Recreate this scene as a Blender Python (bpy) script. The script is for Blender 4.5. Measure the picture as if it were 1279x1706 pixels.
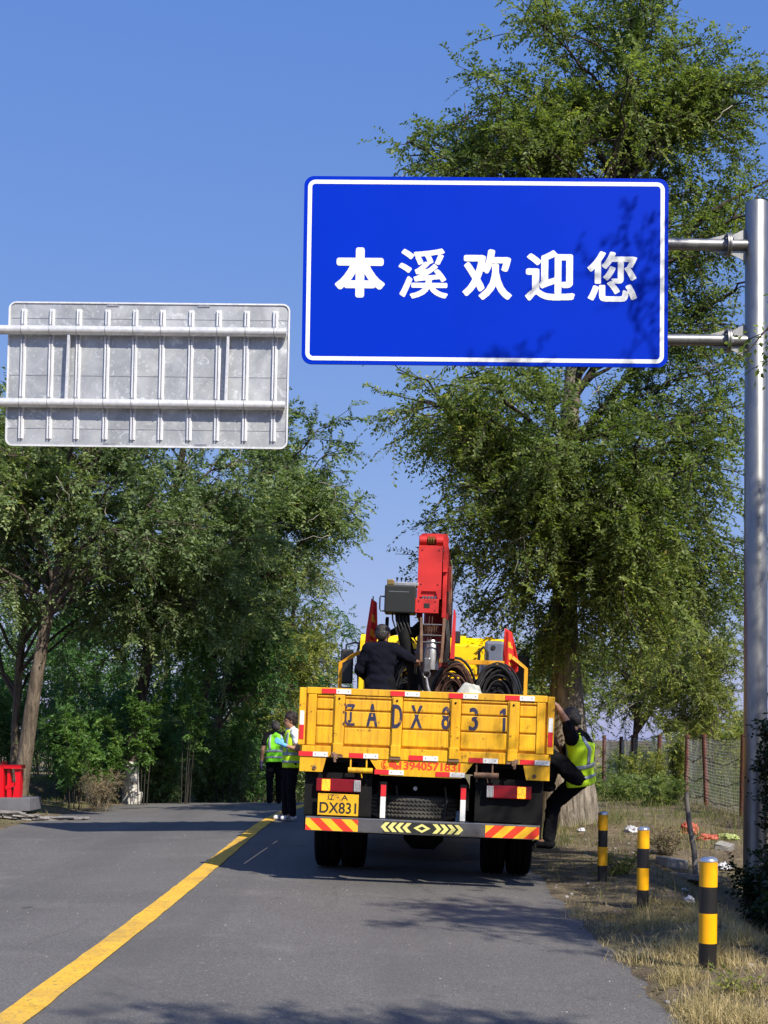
import bpy, bmesh, math, random
import numpy as np
from mathutils import Vector, Matrix, noise as mnoise

for o in list(bpy.data.objects):
    bpy.data.objects.remove(o)
scene = bpy.context.scene
C = scene.collection
R = math.radians
random.seed(7)

# ------------------------------------------------------------------ camera
CAM_Z, PITCH, ROLL, YAW = 1.5, R(2.6), R(0.8), 0.005
FPX, WPX, HPX = 2400.0, 1279.0, 1706.0
HORIZON = 1225.0
cam_data = bpy.data.cameras.new('camera')
cam = bpy.data.objects.new('camera', cam_data)
C.objects.link(cam)
cam_data.sensor_fit = 'HORIZONTAL'
cam_data.sensor_width = 36.0
cam_data.lens = 36.0 * FPX / WPX
SHIFT = HORIZON - (HPX / 2 + FPX * math.tan(PITCH))
cam_data.shift_y = SHIFT / WPX
cam_data.clip_start = 0.05
cam_data.clip_end = 5000
CAM_ROT = Matrix.Rotation(YAW, 3, 'Z') @ Matrix.Rotation(math.pi / 2 + PITCH, 3, 'X') @ Matrix.Rotation(ROLL, 3, 'Z')
cam.matrix_world = Matrix.Translation((0, 0, CAM_Z)) @ CAM_ROT.to_4x4()
scene.camera = cam


def at(px, py, Y):
    """the point at distance Y whose place in the photograph is (px, py)"""
    d = CAM_ROT @ Vector(((px - WPX / 2) / FPX, -(py - HPX / 2 - SHIFT) / FPX, -1.0))
    t = Y / d.y
    return Vector((d.x * t, Y, CAM_Z + d.z * t))


# ------------------------------------------------------------------ sky and sun
SUN_TRAVEL = Vector((-0.626, 0.89, -1.0)).normalized()
SUN_ELEV = math.asin(-SUN_TRAVEL.z)
to_sun = -SUN_TRAVEL
world = bpy.data.worlds.new('World')
scene.world = world
world.use_nodes = True
wn = world.node_tree
sky = wn.nodes.new('ShaderNodeTexSky')
sky.sky_type = 'NISHITA'
sky.sun_disc = False
sky.sun_elevation = SUN_ELEV
sky.sun_rotation = math.atan2(to_sun.x, to_sun.y)
sky.altitude = 100
sky.air_density = 1.0
sky.dust_density = 0.6
sky.ozone_density = 2.4
bg = wn.nodes['Background']
SKY_STRENGTH, EXPOSURE = 0.13, 0.5
bg.inputs['Strength'].default_value = SKY_STRENGTH
# one even colour grade for the whole sky: deeper, more violet blue than the plain node gives
sep = wn.nodes.new('ShaderNodeSeparateColor')
com = wn.nodes.new('ShaderNodeCombineColor')
wn.links.new(sky.outputs[0], sep.inputs[0])
for ch, (pw, gain) in enumerate(((0.78, 0.635), (0.52, 0.592), (0.22, 0.84))):
    p_ = wn.nodes.new('ShaderNodeMath')
    p_.operation = 'POWER'
    p_.inputs[1].default_value = pw
    g_ = wn.nodes.new('ShaderNodeMath')
    g_.operation = 'MULTIPLY'
    g_.inputs[1].default_value = gain * 0.115 ** pw / SKY_STRENGTH / 2 ** EXPOSURE
    wn.links.new(sep.outputs[ch], p_.inputs[0])
    wn.links.new(p_.outputs[0], g_.inputs[0])
    wn.links.new(g_.outputs[0], com.inputs[ch])
wn.links.new(com.outputs[0], bg.inputs[0])
sun_data = bpy.data.lights.new('sun', 'SUN')
sun_data.energy = 4.8
sun_data.angle = R(0.53)
sun_data.color = (1.0, 0.93, 0.82)
sun = bpy.data.objects.new('sun', sun_data)
C.objects.link(sun)
sun.rotation_euler = SUN_TRAVEL.to_track_quat('-Z', 'Y').to_euler()
sun.location = (10, -15, 20)

vs = scene.view_settings
vs.view_transform = 'Standard'
vs.look = 'None'
vs.exposure = EXPOSURE
vs.gamma = 1.0
vs.use_curve_mapping = False
scene.render.engine = 'CYCLES'
scene.cycles.max_bounces = 6
scene.cycles.transparent_max_bounces = 6
scene.cycles.use_adaptive_sampling = True
scene.cycles.use_denoising = True


# ------------------------------------------------------------------ materials
def lin(r, g, b):
    f = lambda c: ((c / 255 + 0.055) / 1.055) ** 2.4 if c > 10 else c / 255 / 12.92
    return (f(r), f(g), f(b), 1)


def new_mat(name):
    m = bpy.data.materials.new(name)
    m.use_nodes = True
    nt = m.node_tree
    return m, nt, nt.nodes['Principled BSDF']


def coords(nt, scale=(1, 1, 1), kind='Object'):
    tc = nt.nodes.new('ShaderNodeTexCoord')
    mp = nt.nodes.new('ShaderNodeMapping')
    mp.inputs['Scale'].default_value = scale
    nt.links.new(tc.outputs[kind], mp.inputs['Vector'])
    return mp.outputs['Vector']


def noise_node(nt, vec, scale, detail=4, rough=0.6, dist=0.0):
    n = nt.nodes.new('ShaderNodeTexNoise')
    n.inputs['Scale'].default_value = scale
    n.inputs['Detail'].default_value = detail
    n.inputs['Roughness'].default_value = rough
    n.inputs['Distortion'].default_value = dist
    nt.links.new(vec, n.inputs['Vector'])
    return n.outputs['Fac']


def ramp(nt, fac, stops):
    r = nt.nodes.new('ShaderNodeValToRGB')
    el = r.color_ramp.elements
    while len(el) < len(stops):
        el.new(0.5)
    for e, (p, c) in zip(el, stops):
        e.position = p
        e.color = c if len(c) == 4 else (*c, 1)
    nt.links.new(fac, r.inputs['Fac'])
    return r.outputs['Color']


def mix(nt, fac, a, b, mode='MIX'):
    m = nt.nodes.new('ShaderNodeMix')
    m.data_type = 'RGBA'
    m.blend_type = mode
    for sock, v in ((m.inputs[0], fac), (m.inputs[6], a), (m.inputs[7], b)):
        if isinstance(v, (int, float)):
            sock.default_value = v
        elif isinstance(v, (tuple, list)):
            sock.default_value = v if len(v) == 4 else (*v, 1)
        else:
            nt.links.new(v, sock)
    return m.outputs[2]


def bump(nt, bsdf, height, strength=0.3, distance=0.01):
    b = nt.nodes.new('ShaderNodeBump')
    b.inputs['Strength'].default_value = strength
    b.inputs['Distance'].default_value = distance
    nt.links.new(height, b.inputs['Height'])
    nt.links.new(b.outputs['Normal'], bsdf.inputs['Normal'])


W_, K_ = (1, 1, 1, 1), (0, 0, 0, 1)


def simple(name, col, rough=0.6, metal=0.0, var=0.15, scale=6.0, bmp=0.0, stretch=(1, 1, 1), dirt=None, dirt_amt=(0.55, 0.75), dirt_scale=5.0, spec=0.5):
    m, nt, b = new_mat(name)
    v = coords(nt, stretch)
    n = noise_node(nt, v, scale, 5)
    dark = tuple(c * (1 - var) for c in col[:3])
    light = tuple(min(1, c * (1 + var)) for c in col[:3])
    c = ramp(nt, n, [(0.3, dark), (0.7, light)])
    if dirt:
        dn = noise_node(nt, v, dirt_scale, 8, 0.7)
        f = ramp(nt, dn, [(dirt_amt[0], K_), (dirt_amt[1], W_)])
        c = mix(nt, f, c, dirt)
    nt.links.new(c, b.inputs['Base Color'])
    b.inputs['Roughness'].default_value = rough
    b.inputs['Metallic'].default_value = metal
    b.inputs['Specular IOR Level'].default_value = spec
    if bmp:
        bump(nt, b, noise_node(nt, v, scale * 4, 6), bmp, 0.01)
    return m


def mat_truck_yellow():
    m, nt, b = new_mat('truck_yellow_paint')
    v = coords(nt)
    vz = coords(nt, (14, 14, 1.2))
    base = ramp(nt, noise_node(nt, v, 2.5, 5), [(0.3, lin(228, 166, 16)), (0.7, lin(243, 191, 34))])
    fade = ramp(nt, noise_node(nt, vz, 1.6, 6, 0.65), [(0.44, K_), (0.74, (0.62, 0.62, 0.62, 1))])
    c = mix(nt, fade, base, lin(150, 100, 28))
    chips = ramp(nt, noise_node(nt, v, 13, 9, 0.75), [(0.595, K_), (0.64, (0.85, 0.85, 0.85, 1))])
    c = mix(nt, chips, c, lin(84, 50, 26))
    dust = ramp(nt, noise_node(nt, v, 1.1, 3), [(0.4, K_), (0.75, (0.45, 0.45, 0.45, 1))])
    c = mix(nt, dust, c, lin(168, 128, 66))
    drip = ramp(nt, noise_node(nt, coords(nt, (30, 30, 2.0)), 1.2, 7, 0.7), [(0.60, K_), (0.72, (0.55, 0.55, 0.55, 1))])
    c = mix(nt, drip, c, lin(96, 56, 22))
    nt.links.new(c, b.inputs['Base Color'])
    b.inputs['Roughness'].default_value = 0.48
    b.inputs['Specular IOR Level'].default_value = 0.35
    bump(nt, b, noise_node(nt, v, 30, 5), 0.12, 0.004)
    return m


def mat_asphalt():
    m, nt, b = new_mat('asphalt')
    v = coords(nt)
    vl = coords(nt, (1.0, 0.10, 1.0))
    n1 = noise_node(nt, v, 0.35, 4, 0.6, 0.6)
    c = ramp(nt, n1, [(0.3, (0.112, 0.107, 0.101)), (0.7, (0.150, 0.143, 0.134))])
    streak = ramp(nt, noise_node(nt, vl, 2.6, 4), [(0.45, K_), (0.8, (0.55, 0.55, 0.55, 1))])
    c = mix(nt, streak, c, (0.120, 0.112, 0.103, 1))
    dust = ramp(nt, noise_node(nt, v, 0.9, 5, 0.65), [(0.56, K_), (0.74, (0.5, 0.5, 0.5, 1))])
    c = mix(nt, dust, c, (0.215, 0.202, 0.182, 1))
    spots = ramp(nt, noise_node(nt, v, 2.3, 6, 0.7), [(0.64, K_), (0.70, (0.65, 0.65, 0.65, 1))])
    c = mix(nt, spots, c, (0.075, 0.071, 0.067, 1))
    vo = nt.nodes.new('ShaderNodeTexVoronoi')
    vo.inputs['Scale'].default_value = 95
    nt.links.new(v, vo.inputs['Vector'])
    agg = ramp(nt, vo.outputs['Color'], [(0.0, (0.62, 0.62, 0.62, 1)), (0.85, (1.15, 1.15, 1.15, 1)), (1.0, (1.9, 1.9, 1.85, 1))])
    c = mix(nt, 1.0, c, agg, 'MULTIPLY')
    grit = ramp(nt, noise_node(nt, v, 26, 3, 0.5), [(0.70, K_), (0.74, W_)])
    c = mix(nt, grit, c, (0.30, 0.28, 0.25, 1))
    # darker wheel paths along each lane, with broken edges
    sx = nt.nodes.new('ShaderNodeSeparateXYZ')
    nt.links.new(v, sx.inputs[0])
    wv = nt.nodes.new('ShaderNodeMath')
    wv.operation = 'SINE'
    mu = nt.nodes.new('ShaderNodeMath')
    mu.operation = 'MULTIPLY_ADD'
    mu.inputs[1].default_value = 3.45
    mu.inputs[2].default_value = 0.9
    nt.links.new(sx.outputs[0], mu.inputs[0])
    nt.links.new(mu.outputs[0], wv.inputs[0])
    ad = nt.nodes.new('ShaderNodeMath')
    ad.operation = 'MULTIPLY_ADD'
    ad.inputs[1].default_value = 0.25
    nt.links.new(wv.outputs[0], ad.inputs[0])
    nt.links.new(noise_node(nt, coords(nt, (1.0, 0.06, 1.0)), 3.0, 6, 0.65), ad.inputs[2])
    tr = ramp(nt, ad.outputs[0], [(0.50, K_), (0.85, (0.42, 0.42, 0.42, 1))])
    c = mix(nt, tr, c, (0.085, 0.081, 0.076, 1))
    drip = nt.nodes.new('ShaderNodeTexVoronoi')
    drip.inputs['Scale'].default_value = 1.1
    nt.links.new(coords(nt, (1.0, 0.55, 1.0)), drip.inputs['Vector'])
    dn = nt.nodes.new('ShaderNodeMath')
    dn.operation = 'MULTIPLY_ADD'
    dn.inputs[1].default_value = 0.10
    nt.links.new(noise_node(nt, v, 9, 6, 0.7), dn.inputs[0])
    nt.links.new(drip.outputs['Distance'], dn.inputs[2])
    c = mix(nt, ramp(nt, dn.outputs[0], [(0.085, (0.7, 0.7, 0.7, 1)), (0.125, K_)]), c, (0.05, 0.047, 0.045, 1))
    ck = nt.nodes.new('ShaderNodeTexVoronoi')
    ck.feature = 'DISTANCE_TO_EDGE'
    ck.inputs['Scale'].default_value = 0.16
    wob = nt.nodes.new('ShaderNodeMix')
    wob.data_type = 'VECTOR'
    wob.inputs[0].default_value = 0.16
    nz = nt.nodes.new('ShaderNodeTexNoise')
    nz.inputs['Scale'].default_value = 1.3
    nz.inputs['Detail'].default_value = 8
    nt.links.new(v, nz.inputs['Vector'])
    nt.links.new(v, wob.inputs[4])
    nt.links.new(nz.outputs['Color'], wob.inputs[5])
    nt.links.new(wob.outputs[1], ck.inputs['Vector'])
    c = mix(nt, ramp(nt, ck.outputs['Distance'], [(0.0, (0.2, 0.2, 0.2, 1)), (0.0012, K_)]), c, (0.05, 0.048, 0.046, 1))
    nt.links.new(c, b.inputs['Base Color'])
    b.inputs['Roughness'].default_value = 0.82
    b.inputs['Specular IOR Level'].default_value = 0.35
    bump(nt, b, vo.outputs['Distance'], 0.5, 0.008)
    return m


def mat_line():
    m, nt, b = new_mat('yellow_road_paint')
    v = coords(nt)
    c = ramp(nt, noise_node(nt, v, 5, 6, 0.7), [(0.3, lin(212, 163, 38)), (0.7, lin(234, 186, 58))])
    wear = ramp(nt, noise_node(nt, v, 30, 9, 0.8), [(0.53, K_), (0.62, (0.85, 0.85, 0.85, 1))])
    c = mix(nt, wear, c, (0.11, 0.10, 0.08, 1))
    grime = ramp(nt, noise_node(nt, v, 1.8, 5), [(0.45, K_), (0.75, (0.55, 0.55, 0.55, 1))])
    c = mix(nt, grime, c, (0.20, 0.15, 0.08, 1))
    nt.links.new(c, b.inputs['Base Color'])
    b.inputs['Roughness'].default_value = 0.75
    bump(nt, b, noise_node(nt, v, 70, 4), 0.4, 0.004)
    return m


def mat_ground():
    m, nt, b = new_mat('verge_soil')
    v = coords(nt)
    c = ramp(nt, noise_node(nt, v, 1.3, 8, 0.65, 0.4), [(0.28, (0.085, 0.066, 0.046)), (0.5, (0.16, 0.125, 0.083)), (0.72, (0.27, 0.215, 0.14))])
    g = ramp(nt, noise_node(nt, v, 0.5, 5), [(0.46, K_), (0.66, (0.7, 0.7, 0.7, 1))])
    c = mix(nt, g, c, (0.15, 0.135, 0.06, 1))
    st = ramp(nt, noise_node(nt, v, 22, 5, 0.7), [(0.60, K_), (0.68, W_)])
    c = mix(nt, st, c, (0.25, 0.22, 0.17, 1))
    nt.links.new(c, b.inputs['Base Color'])
    b.inputs['Roughness'].default_value = 0.95
    b.inputs['Specular IOR Level'].default_value = 0.15
    bump(nt, b, noise_node(nt, v, 14, 9, 0.75), 0.9, 0.05)
    return m


def mat_leaf(name, stops, trans=0.4, rough=0.5):
    m = bpy.data.materials.new(name)
    m.use_nodes = True
    nt = m.node_tree
    b = nt.nodes['Principled BSDF']
    a = nt.nodes.new('ShaderNodeAttribute')
    a.attribute_name = 'tint'
    c = ramp(nt, a.outputs['Fac'], stops)
    nt.links.new(c, b.inputs['Base Color'])
    b.inputs['Roughness'].default_value = rough
    b.inputs['Specular IOR Level'].default_value = 0.30
    t = nt.nodes.new('ShaderNodeBsdfTranslucent')
    tcol = mix(nt, 1.0, c, (1.15, 1.25, 0.5, 1), 'MULTIPLY')
    nt.links.new(tcol, t.inputs['Color'])
    mx = nt.nodes.new('ShaderNodeMixShader')
    mx.inputs[0].default_value = trans
    nt.links.new(b.outputs[0], mx.inputs[1])
    nt.links.new(t.outputs[0], mx.inputs[2])
    nt.links.new(mx.outputs[0], nt.nodes['Material Output'].inputs['Surface'])
    return m


def mat_bark(name, c0, c1, scale=5):
    m, nt, b = new_mat(name)
    v = coords(nt, (scale, scale, scale * 0.16))
    n = noise_node(nt, v, 3.2, 8, 0.7, 0.6)
    c = ramp(nt, n, [(0.36, c0), (0.58, c1)])
    c = mix(nt, ramp(nt, noise_node(nt, coords(nt), 1.5, 4), [(0.4, K_), (0.7, (0.45, 0.45, 0.45, 1))]), c, tuple(x * 0.6 for x in c0))
    nt.links.new(c, b.inputs['Base Color'])
    b.inputs['Roughness'].default_value = 0.92
    b.inputs['Specular IOR Level'].default_value = 0.2
    bump(nt, b, n, 1.0, 0.06)
    return m


def mat_galv(name, base=0.62, rough=0.42, metal=0.75, scale=3.0, streak=(1, 1, 1), stain=0.4):
    m, nt, b = new_mat(name)
    v = coords(nt, streak)
    vo = nt.nodes.new('ShaderNodeTexVoronoi')
    vo.inputs['Scale'].default_value = scale * 9
    nt.links.new(v, vo.inputs['Vector'])
    sp = ramp(nt, vo.outputs['Color'], [(0.0, (base * 0.86,) * 3), (1.0, (base * 1.08, base * 1.09, base * 1.1))])
    n = noise_node(nt, v, scale, 6, 0.65, 0.5)
    st = ramp(nt, n, [(0.42, K_), (0.72, (stain, stain, stain, 1))])
    c = mix(nt, st, sp, (base * 0.62, base * 0.64, base * 0.66, 1))
    nt.links.new(c, b.inputs['Base Color'])
    b.inputs['Metallic'].default_value = metal
    rr = ramp(nt, noise_node(nt, v, scale * 2.3, 6), [(0.3, (rough * 0.75,) * 3), (0.7, (rough * 1.3,) * 3)])
    nt.links.new(rr, b.inputs['Roughness'])
    return m


def mat_sign_back():
    m, nt, b = new_mat('aluminium_sheet')
    v = coords(nt)
    n = noise_node(nt, v, 1.6, 7, 0.66, 0.8)
    c = ramp(nt, n, [(0.3, (0.29, 0.305, 0.31)), (0.5, (0.41, 0.425, 0.43)), (0.72, (0.54, 0.555, 0.56))])
    vs_ = coords(nt, (1, 1, 1))
    sm = ramp(nt, noise_node(nt, vs_, 4.5, 8, 0.72, 1.5), [(0.55, K_), (0.68, (0.75, 0.75, 0.75, 1))])
    c = mix(nt, sm, c, (0.78, 0.80, 0.80, 1))
    sc = ramp(nt, noise_node(nt, v, 16, 4, 0.5, 2.5), [(0.66, K_), (0.69, (0.7, 0.7, 0.7, 1))])
    c = mix(nt, sc, c, (0.86, 0.87, 0.87, 1))
    nt.links.new(c, b.inputs['Base Color'])
    b.inputs['Metallic'].default_value = 0.45
    rr = ramp(nt, noise_node(nt, v, 3.0, 6), [(0.3, (0.36,) * 3), (0.7, (0.58,) * 3)])
    nt.links.new(rr, b.inputs['Roughness'])
    return m


def mat_emit(name, col, strength):
    m, nt, b = new_mat(name)
    b.inputs['Base Color'].default_value = col
    b.inputs['Emission Color'].default_value = col
    vo = nt.nodes.new('ShaderNodeTexVoronoi')
    vo.inputs['Scale'].default_value = 60
    nt.links.new(coords(nt), vo.inputs['Vector'])
    r_ = ramp(nt, vo.outputs['Distance'], [(0.0, (strength,) * 3), (0.7, (strength * 0.35,) * 3)])
    nt.links.new(r_, b.inputs['Emission Strength'])
    return m


M = {}
M['yellow'] = mat_truck_yellow()
M['cab_yellow'] = simple('cab_yellow_paint', lin(246, 200, 12), 0.35, var=0.08, dirt=lin(150, 110, 40), dirt_amt=(0.6, 0.8))
M['rail_yellow'] = simple('handrail_yellow_paint', lin(228, 160, 20), 0.5, var=0.12, dirt=lin(90, 60, 30), dirt_amt=(0.6, 0.75), dirt_scale=9)
M['black'] = simple('black_chassis_paint', (0.005, 0.005, 0.0055), 0.75, var=0.4, dirt=(0.012, 0.011, 0.010), dirt_amt=(0.5, 0.8), spec=0.2)
M['black_plastic'] = simple('black_plastic', (0.018, 0.018, 0.02), 0.45, var=0.3)
M['rubber'] = simple('tyre_rubber', (0.004, 0.004, 0.004), 0.95, var=0.3, spec=0.1, dirt=(0.012, 0.011, 0.010), dirt_amt=(0.45, 0.8), dirt_scale=7)
M['spare'] = simple('dusty_tyre_rubber', (0.05, 0.05, 0.045), 0.85, var=0.3, dirt=(0.11, 0.10, 0.08), dirt_amt=(0.4, 0.8), dirt_scale=7)
M['red'] = simple('crane_red_paint', lin(196, 40, 36), 0.5, var=0.10, dirt=lin(110, 20, 20), dirt_amt=(0.58, 0.78), dirt_scale=4)
M['red_dark'] = simple('shaded_worn_red_paint', lin(128, 26, 24), 0.5, var=0.2, dirt=lin(60, 30, 24))  # worn crane red, darkened: shade of the boom's sides put into the paint
M['box_grey'] = simple('dark_grey_green_paint', lin(24, 27, 25), 0.55, var=0.12, dirt=lin(30, 30, 28))
M['steel'] = mat_galv('worn_steel', 0.42, 0.45, 0.85, 4.0)
M['chrome'] = simple('polished_steel', (0.30, 0.29, 0.27), 0.28, 0.9, var=0.3, scale=3, dirt=(0.16, 0.13, 0.10), dirt_amt=(0.5, 0.75))
M['rust_steel'] = simple('rusty_brown_steel', (0.20, 0.12, 0.075), 0.8, 0.2, var=0.35, scale=12)
M['brass'] = simple('greasy_brass', (0.32, 0.22, 0.08), 0.4, 0.8, var=0.3)
M['sticker_red'] = simple('red_reflector', lin(214, 42, 48), 0.35, var=0.08, scale=60, dirt=lin(150, 60, 50))
M['sticker_white'] = simple('white_reflector', lin(222, 222, 218), 0.35, var=0.06, scale=60, dirt=lin(160, 150, 135), dirt_amt=(0.55, 0.85))
M['sticker_red2'] = simple('red_bumper_reflector', lin(226, 62, 36), 0.4, var=0.08, dirt=lin(130, 50, 40), dirt_amt=(0.6, 0.8))
M['sticker_yellow'] = simple('yellow_bumper_reflector', lin(244, 186, 40), 0.4, var=0.08, dirt=lin(170, 110, 40), dirt_amt=(0.6, 0.8))
M['chev_yellow'] = simple('pale_yellow_reflector', lin(222, 214, 128), 0.4, var=0.08, dirt=lin(120, 110, 70), dirt_amt=(0.6, 0.8))
M['plate'] = simple('plate_yellow', lin(226, 172, 24), 0.5, var=0.1, dirt=lin(130, 100, 40), dirt_amt=(0.5, 0.75))
M['ink'] = simple('black_lettering', (0.015, 0.014, 0.013), 0.6)
M['stencil'] = simple('faded_blue_black_stencil', lin(40, 40, 72), 0.7, var=0.4, scale=14, dirt=lin(176, 130, 34), dirt_amt=(0.585, 0.66), dirt_scale=16)
M['phone_red'] = simple('red_lettering', lin(224, 66, 26), 0.6, var=0.12, scale=30, dirt=lin(230, 150, 30), dirt_amt=(0.62, 0.7), dirt_scale=40)
M['lamp_red'] = simple('red_lens', lin(118, 14, 26), 0.2, var=0.15, scale=40)
M['lamp_clear'] = simple('clear_lens', (0.42, 0.42, 0.42), 0.2, 0.3, var=0.4, scale=70)
M['amber'] = mat_emit('lit_amber_lens', (1.0, 0.26, 0.015, 1), 2.4)
M['glass'] = simple('dark_window_glass', (0.02, 0.025, 0.03), 0.08, var=0.1)
M['mirror_plastic'] = M['black_plastic']
M['blue_grey'] = simple('blue_grey_plastic', lin(92, 100, 118), 0.5, var=0.1)
M['flag'] = simple('red_flag_cloth', lin(206, 40, 34), 0.85, var=0.15)
M['flag_print'] = simple('yellow_flag_print', lin(226, 160, 30), 0.8, var=0.1)
M['cable'] = simple('black_cable_sheath', (0.02, 0.02, 0.021), 0.55, var=0.4, scale=20)
M['rust_cable'] = simple('rusty_wire_rope', (0.075, 0.035, 0.022), 0.7, var=0.5, scale=25)
M['sack'] = simple('pale_grey_canvas', lin(196, 194, 178), 0.9, var=0.1, scale=8, bmp=0.3)
M['blue'] = simple('blue_reflective_film', (0.0, 0.026, 0.46), 0.42, var=0.05, scale=0.8, spec=0.06)
M['white_film'] = simple('white_reflective_film', (0.80, 0.81, 0.80), 0.4, var=0.03)
M['galv'] = mat_galv('galvanised_pole', 0.29, 0.42, 0.85, 2.5, (1, 1, 0.25), 0.5)
M['galv_light'] = mat_galv('galvanised_tube', 0.72, 0.42, 0.45, 2.5, (1, 1, 1), 0.3)
M['sheet'] = mat_sign_back()
M['rib_alu'] = mat_galv('aluminium_channel', 0.78, 0.45, 0.35, 3.0, (1, 1, 0.2), 0.25)
M['asphalt'] = mat_asphalt()
M['line'] = mat_line()
M['ground'] = mat_ground()
M['boll_yellow'] = simple('bollard_yellow_film', lin(246, 176, 10), 0.32, var=0.06, scale=9, dirt=lin(160, 110, 30), dirt_amt=(0.66, 0.82))
M['boll_black'] = simple('bollard_black_film', (0.014, 0.013, 0.012), 0.4, var=0.3, dirt=(0.06, 0.05, 0.04), dirt_amt=(0.62, 0.8))
M['boll_cap'] = mat_galv('bollard_cap_steel', 0.7, 0.3, 0.8, 4)
M['rust_post'] = simple('rust_red_post_paint', (0.135, 0.040, 0.022), 0.85, var=0.4, scale=9, dirt=(0.05, 0.025, 0.018), dirt_amt=(0.45, 0.7), dirt_scale=12, bmp=0.3)
M['wire'] = simple('dull_fence_wire', (0.46, 0.46, 0.42), 0.6, 0.2, var=0.25, scale=3)
M['barbed'] = simple('rusty_barbed_wire', (0.06, 0.045, 0.035), 0.8, 0.2)
M['concrete'] = simple('weathered_concrete', (0.30, 0.29, 0.27), 0.9, var=0.22, scale=7, bmp=0.5, dirt=(0.10, 0.09, 0.075), dirt_amt=(0.45, 0.75))
M['plinth'] = simple('grey_plinth_stone', (0.125, 0.125, 0.14), 0.75, var=0.15, scale=4, bmp=0.15)
M['slate'] = simple('stacked_slate', (0.26, 0.245, 0.225), 0.9, var=0.35, scale=3.5, bmp=0.5, dirt=(0.10, 0.09, 0.075), dirt_amt=(0.5, 0.75))
M['sculpt_red'] = simple('glossy_red_letter_paint', lin(205, 8, 26), 0.35, var=0.08)
M['bag_white'] = simple('white_plastic_bag', (0.50, 0.50, 0.53), 0.45, var=0.2, scale=10)
M['bag_red'] = simple('faded_red_plastic', (0.46, 0.10, 0.06), 0.5, var=0.2, scale=8)
M['bag_green'] = simple('faded_green_woven_sack', (0.34, 0.40, 0.14), 0.6, var=0.2, scale=8)
M['stick'] = simple('weathered_grey_wood', (0.17, 0.155, 0.14), 0.9, var=0.3, scale=14, stretch=(1, 1, 0.2), bmp=0.4)
M['skin'] = simple('skin', (0.36, 0.185, 0.115), 0.55, var=0.08, scale=12)
M['skin_dark'] = simple('tanned_skin', (0.24, 0.125, 0.085), 0.55, var=0.08, scale=12)
M['hair'] = simple('black_hair', (0.018, 0.014, 0.012), 0.55, var=0.4, scale=60, bmp=0.6)
M['hair_red'] = simple('dark_reddish_hair', (0.018, 0.008, 0.007), 0.6, var=0.4, scale=60, bmp=0.6)
M['hair_grey'] = simple('short_greying_hair', (0.045, 0.04, 0.036), 0.7, var=0.35, scale=60, bmp=0.6)
M['navy'] = simple('dark_navy_cloth', (0.005, 0.0055, 0.012), 0.95, spec=0.15, var=0.3, scale=9)
M['black_cloth'] = simple('black_cloth', (0.006, 0.006, 0.008), 0.95, spec=0.15, var=0.3, scale=9)
M['white_cloth'] = simple('white_cotton', (0.72, 0.73, 0.74), 0.85, var=0.05)
M['hivis_y'] = simple('fluorescent_yellow_cloth', lin(204, 244, 26), 0.75, var=0.06, scale=12)
M['hivis_g'] = simple('fluorescent_green_cloth', lin(126, 226, 30), 0.75, var=0.06, scale=12)
M['strip'] = simple('silver_reflective_strip', (0.32, 0.36, 0.40), 0.5, 0.2, var=0.1, scale=14)
M['glove_blue'] = simple('light_blue_glove', lin(96, 168, 226), 0.6, var=0.06)
M['glove_purple'] = simple('dark_violet_glove', lin(58, 52, 84), 0.7, var=0.1)
M['shoe_white'] = simple('white_trainer', (0.66, 0.66, 0.68), 0.5, var=0.08)
M['bark_elm'] = mat_bark('pale_elm_bark', (0.085, 0.068, 0.052), (0.36, 0.31, 0.25))
M['bark_dark'] = mat_bark('dark_bark', (0.030, 0.024, 0.019), (0.105, 0.085, 0.066))
M['bark_brown'] = mat_bark('brown_bark', (0.055, 0.043, 0.032), (0.22, 0.175, 0.128))
M['limewash'] = simple('limewashed_bark', (0.62, 0.60, 0.55), 0.9, var=0.18, scale=9, dirt=(0.16, 0.13, 0.10), dirt_amt=(0.5, 0.62), dirt_scale=7, bmp=0.6)
M['twig'] = simple('twig_bark', (0.075, 0.058, 0.045), 0.9, var=0.3)
M['twig_dark'] = simple('dark_twig_bark', (0.03, 0.026, 0.02), 0.9, var=0.3)
M['twig_pale'] = simple('pale_dead_twig', (0.30, 0.27, 0.225), 0.9, var=0.2)
M['leaf_elm'] = mat_leaf('elm_leaf', [(0.0, (0.088, 0.133, 0.044)), (0.5, (0.177, 0.239, 0.073)), (0.85, (0.311, 0.366, 0.098)), (0.97, (0.480, 0.477, 0.098)), (1.0, (0.480, 0.427, 0.117))], 0.5, 0.42)
M['leaf_grey'] = mat_leaf('grey_green_leaf', [(0.0, (0.089, 0.136, 0.064)), (0.5, (0.174, 0.245, 0.104)), (0.88, (0.293, 0.367, 0.145)), (1.0, (0.400, 0.420, 0.165))], 0.44, 0.45)
M['leaf_deep'] = mat_leaf('deep_green_leaf', [(0.0, (0.049, 0.114, 0.038)), (0.6, (0.104, 0.216, 0.061)), (1.0, (0.204, 0.330, 0.090))])
M['leaf_ditch'] = mat_leaf('shaded_ditch_leaf', [(0.0, (0.012, 0.026, 0.010)), (0.6, (0.026, 0.052, 0.017)), (1.0, (0.05, 0.085, 0.026))], 0.25)  # shade of the ditch put into the leaf colour
M['leaf_bright'] = mat_leaf('bright_green_leaf', [(0.0, (0.068, 0.143, 0.030)), (0.6, (0.120, 0.225, 0.045)), (1.0, (0.225, 0.315, 0.068))])
M['leaf_yellow'] = mat_leaf('yellow_green_leaf', [(0.0, (0.126, 0.166, 0.039)), (0.5, (0.263, 0.293, 0.062)), (0.85, (0.420, 0.420, 0.088)), (1.0, (0.420, 0.410, 0.117))])
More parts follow.
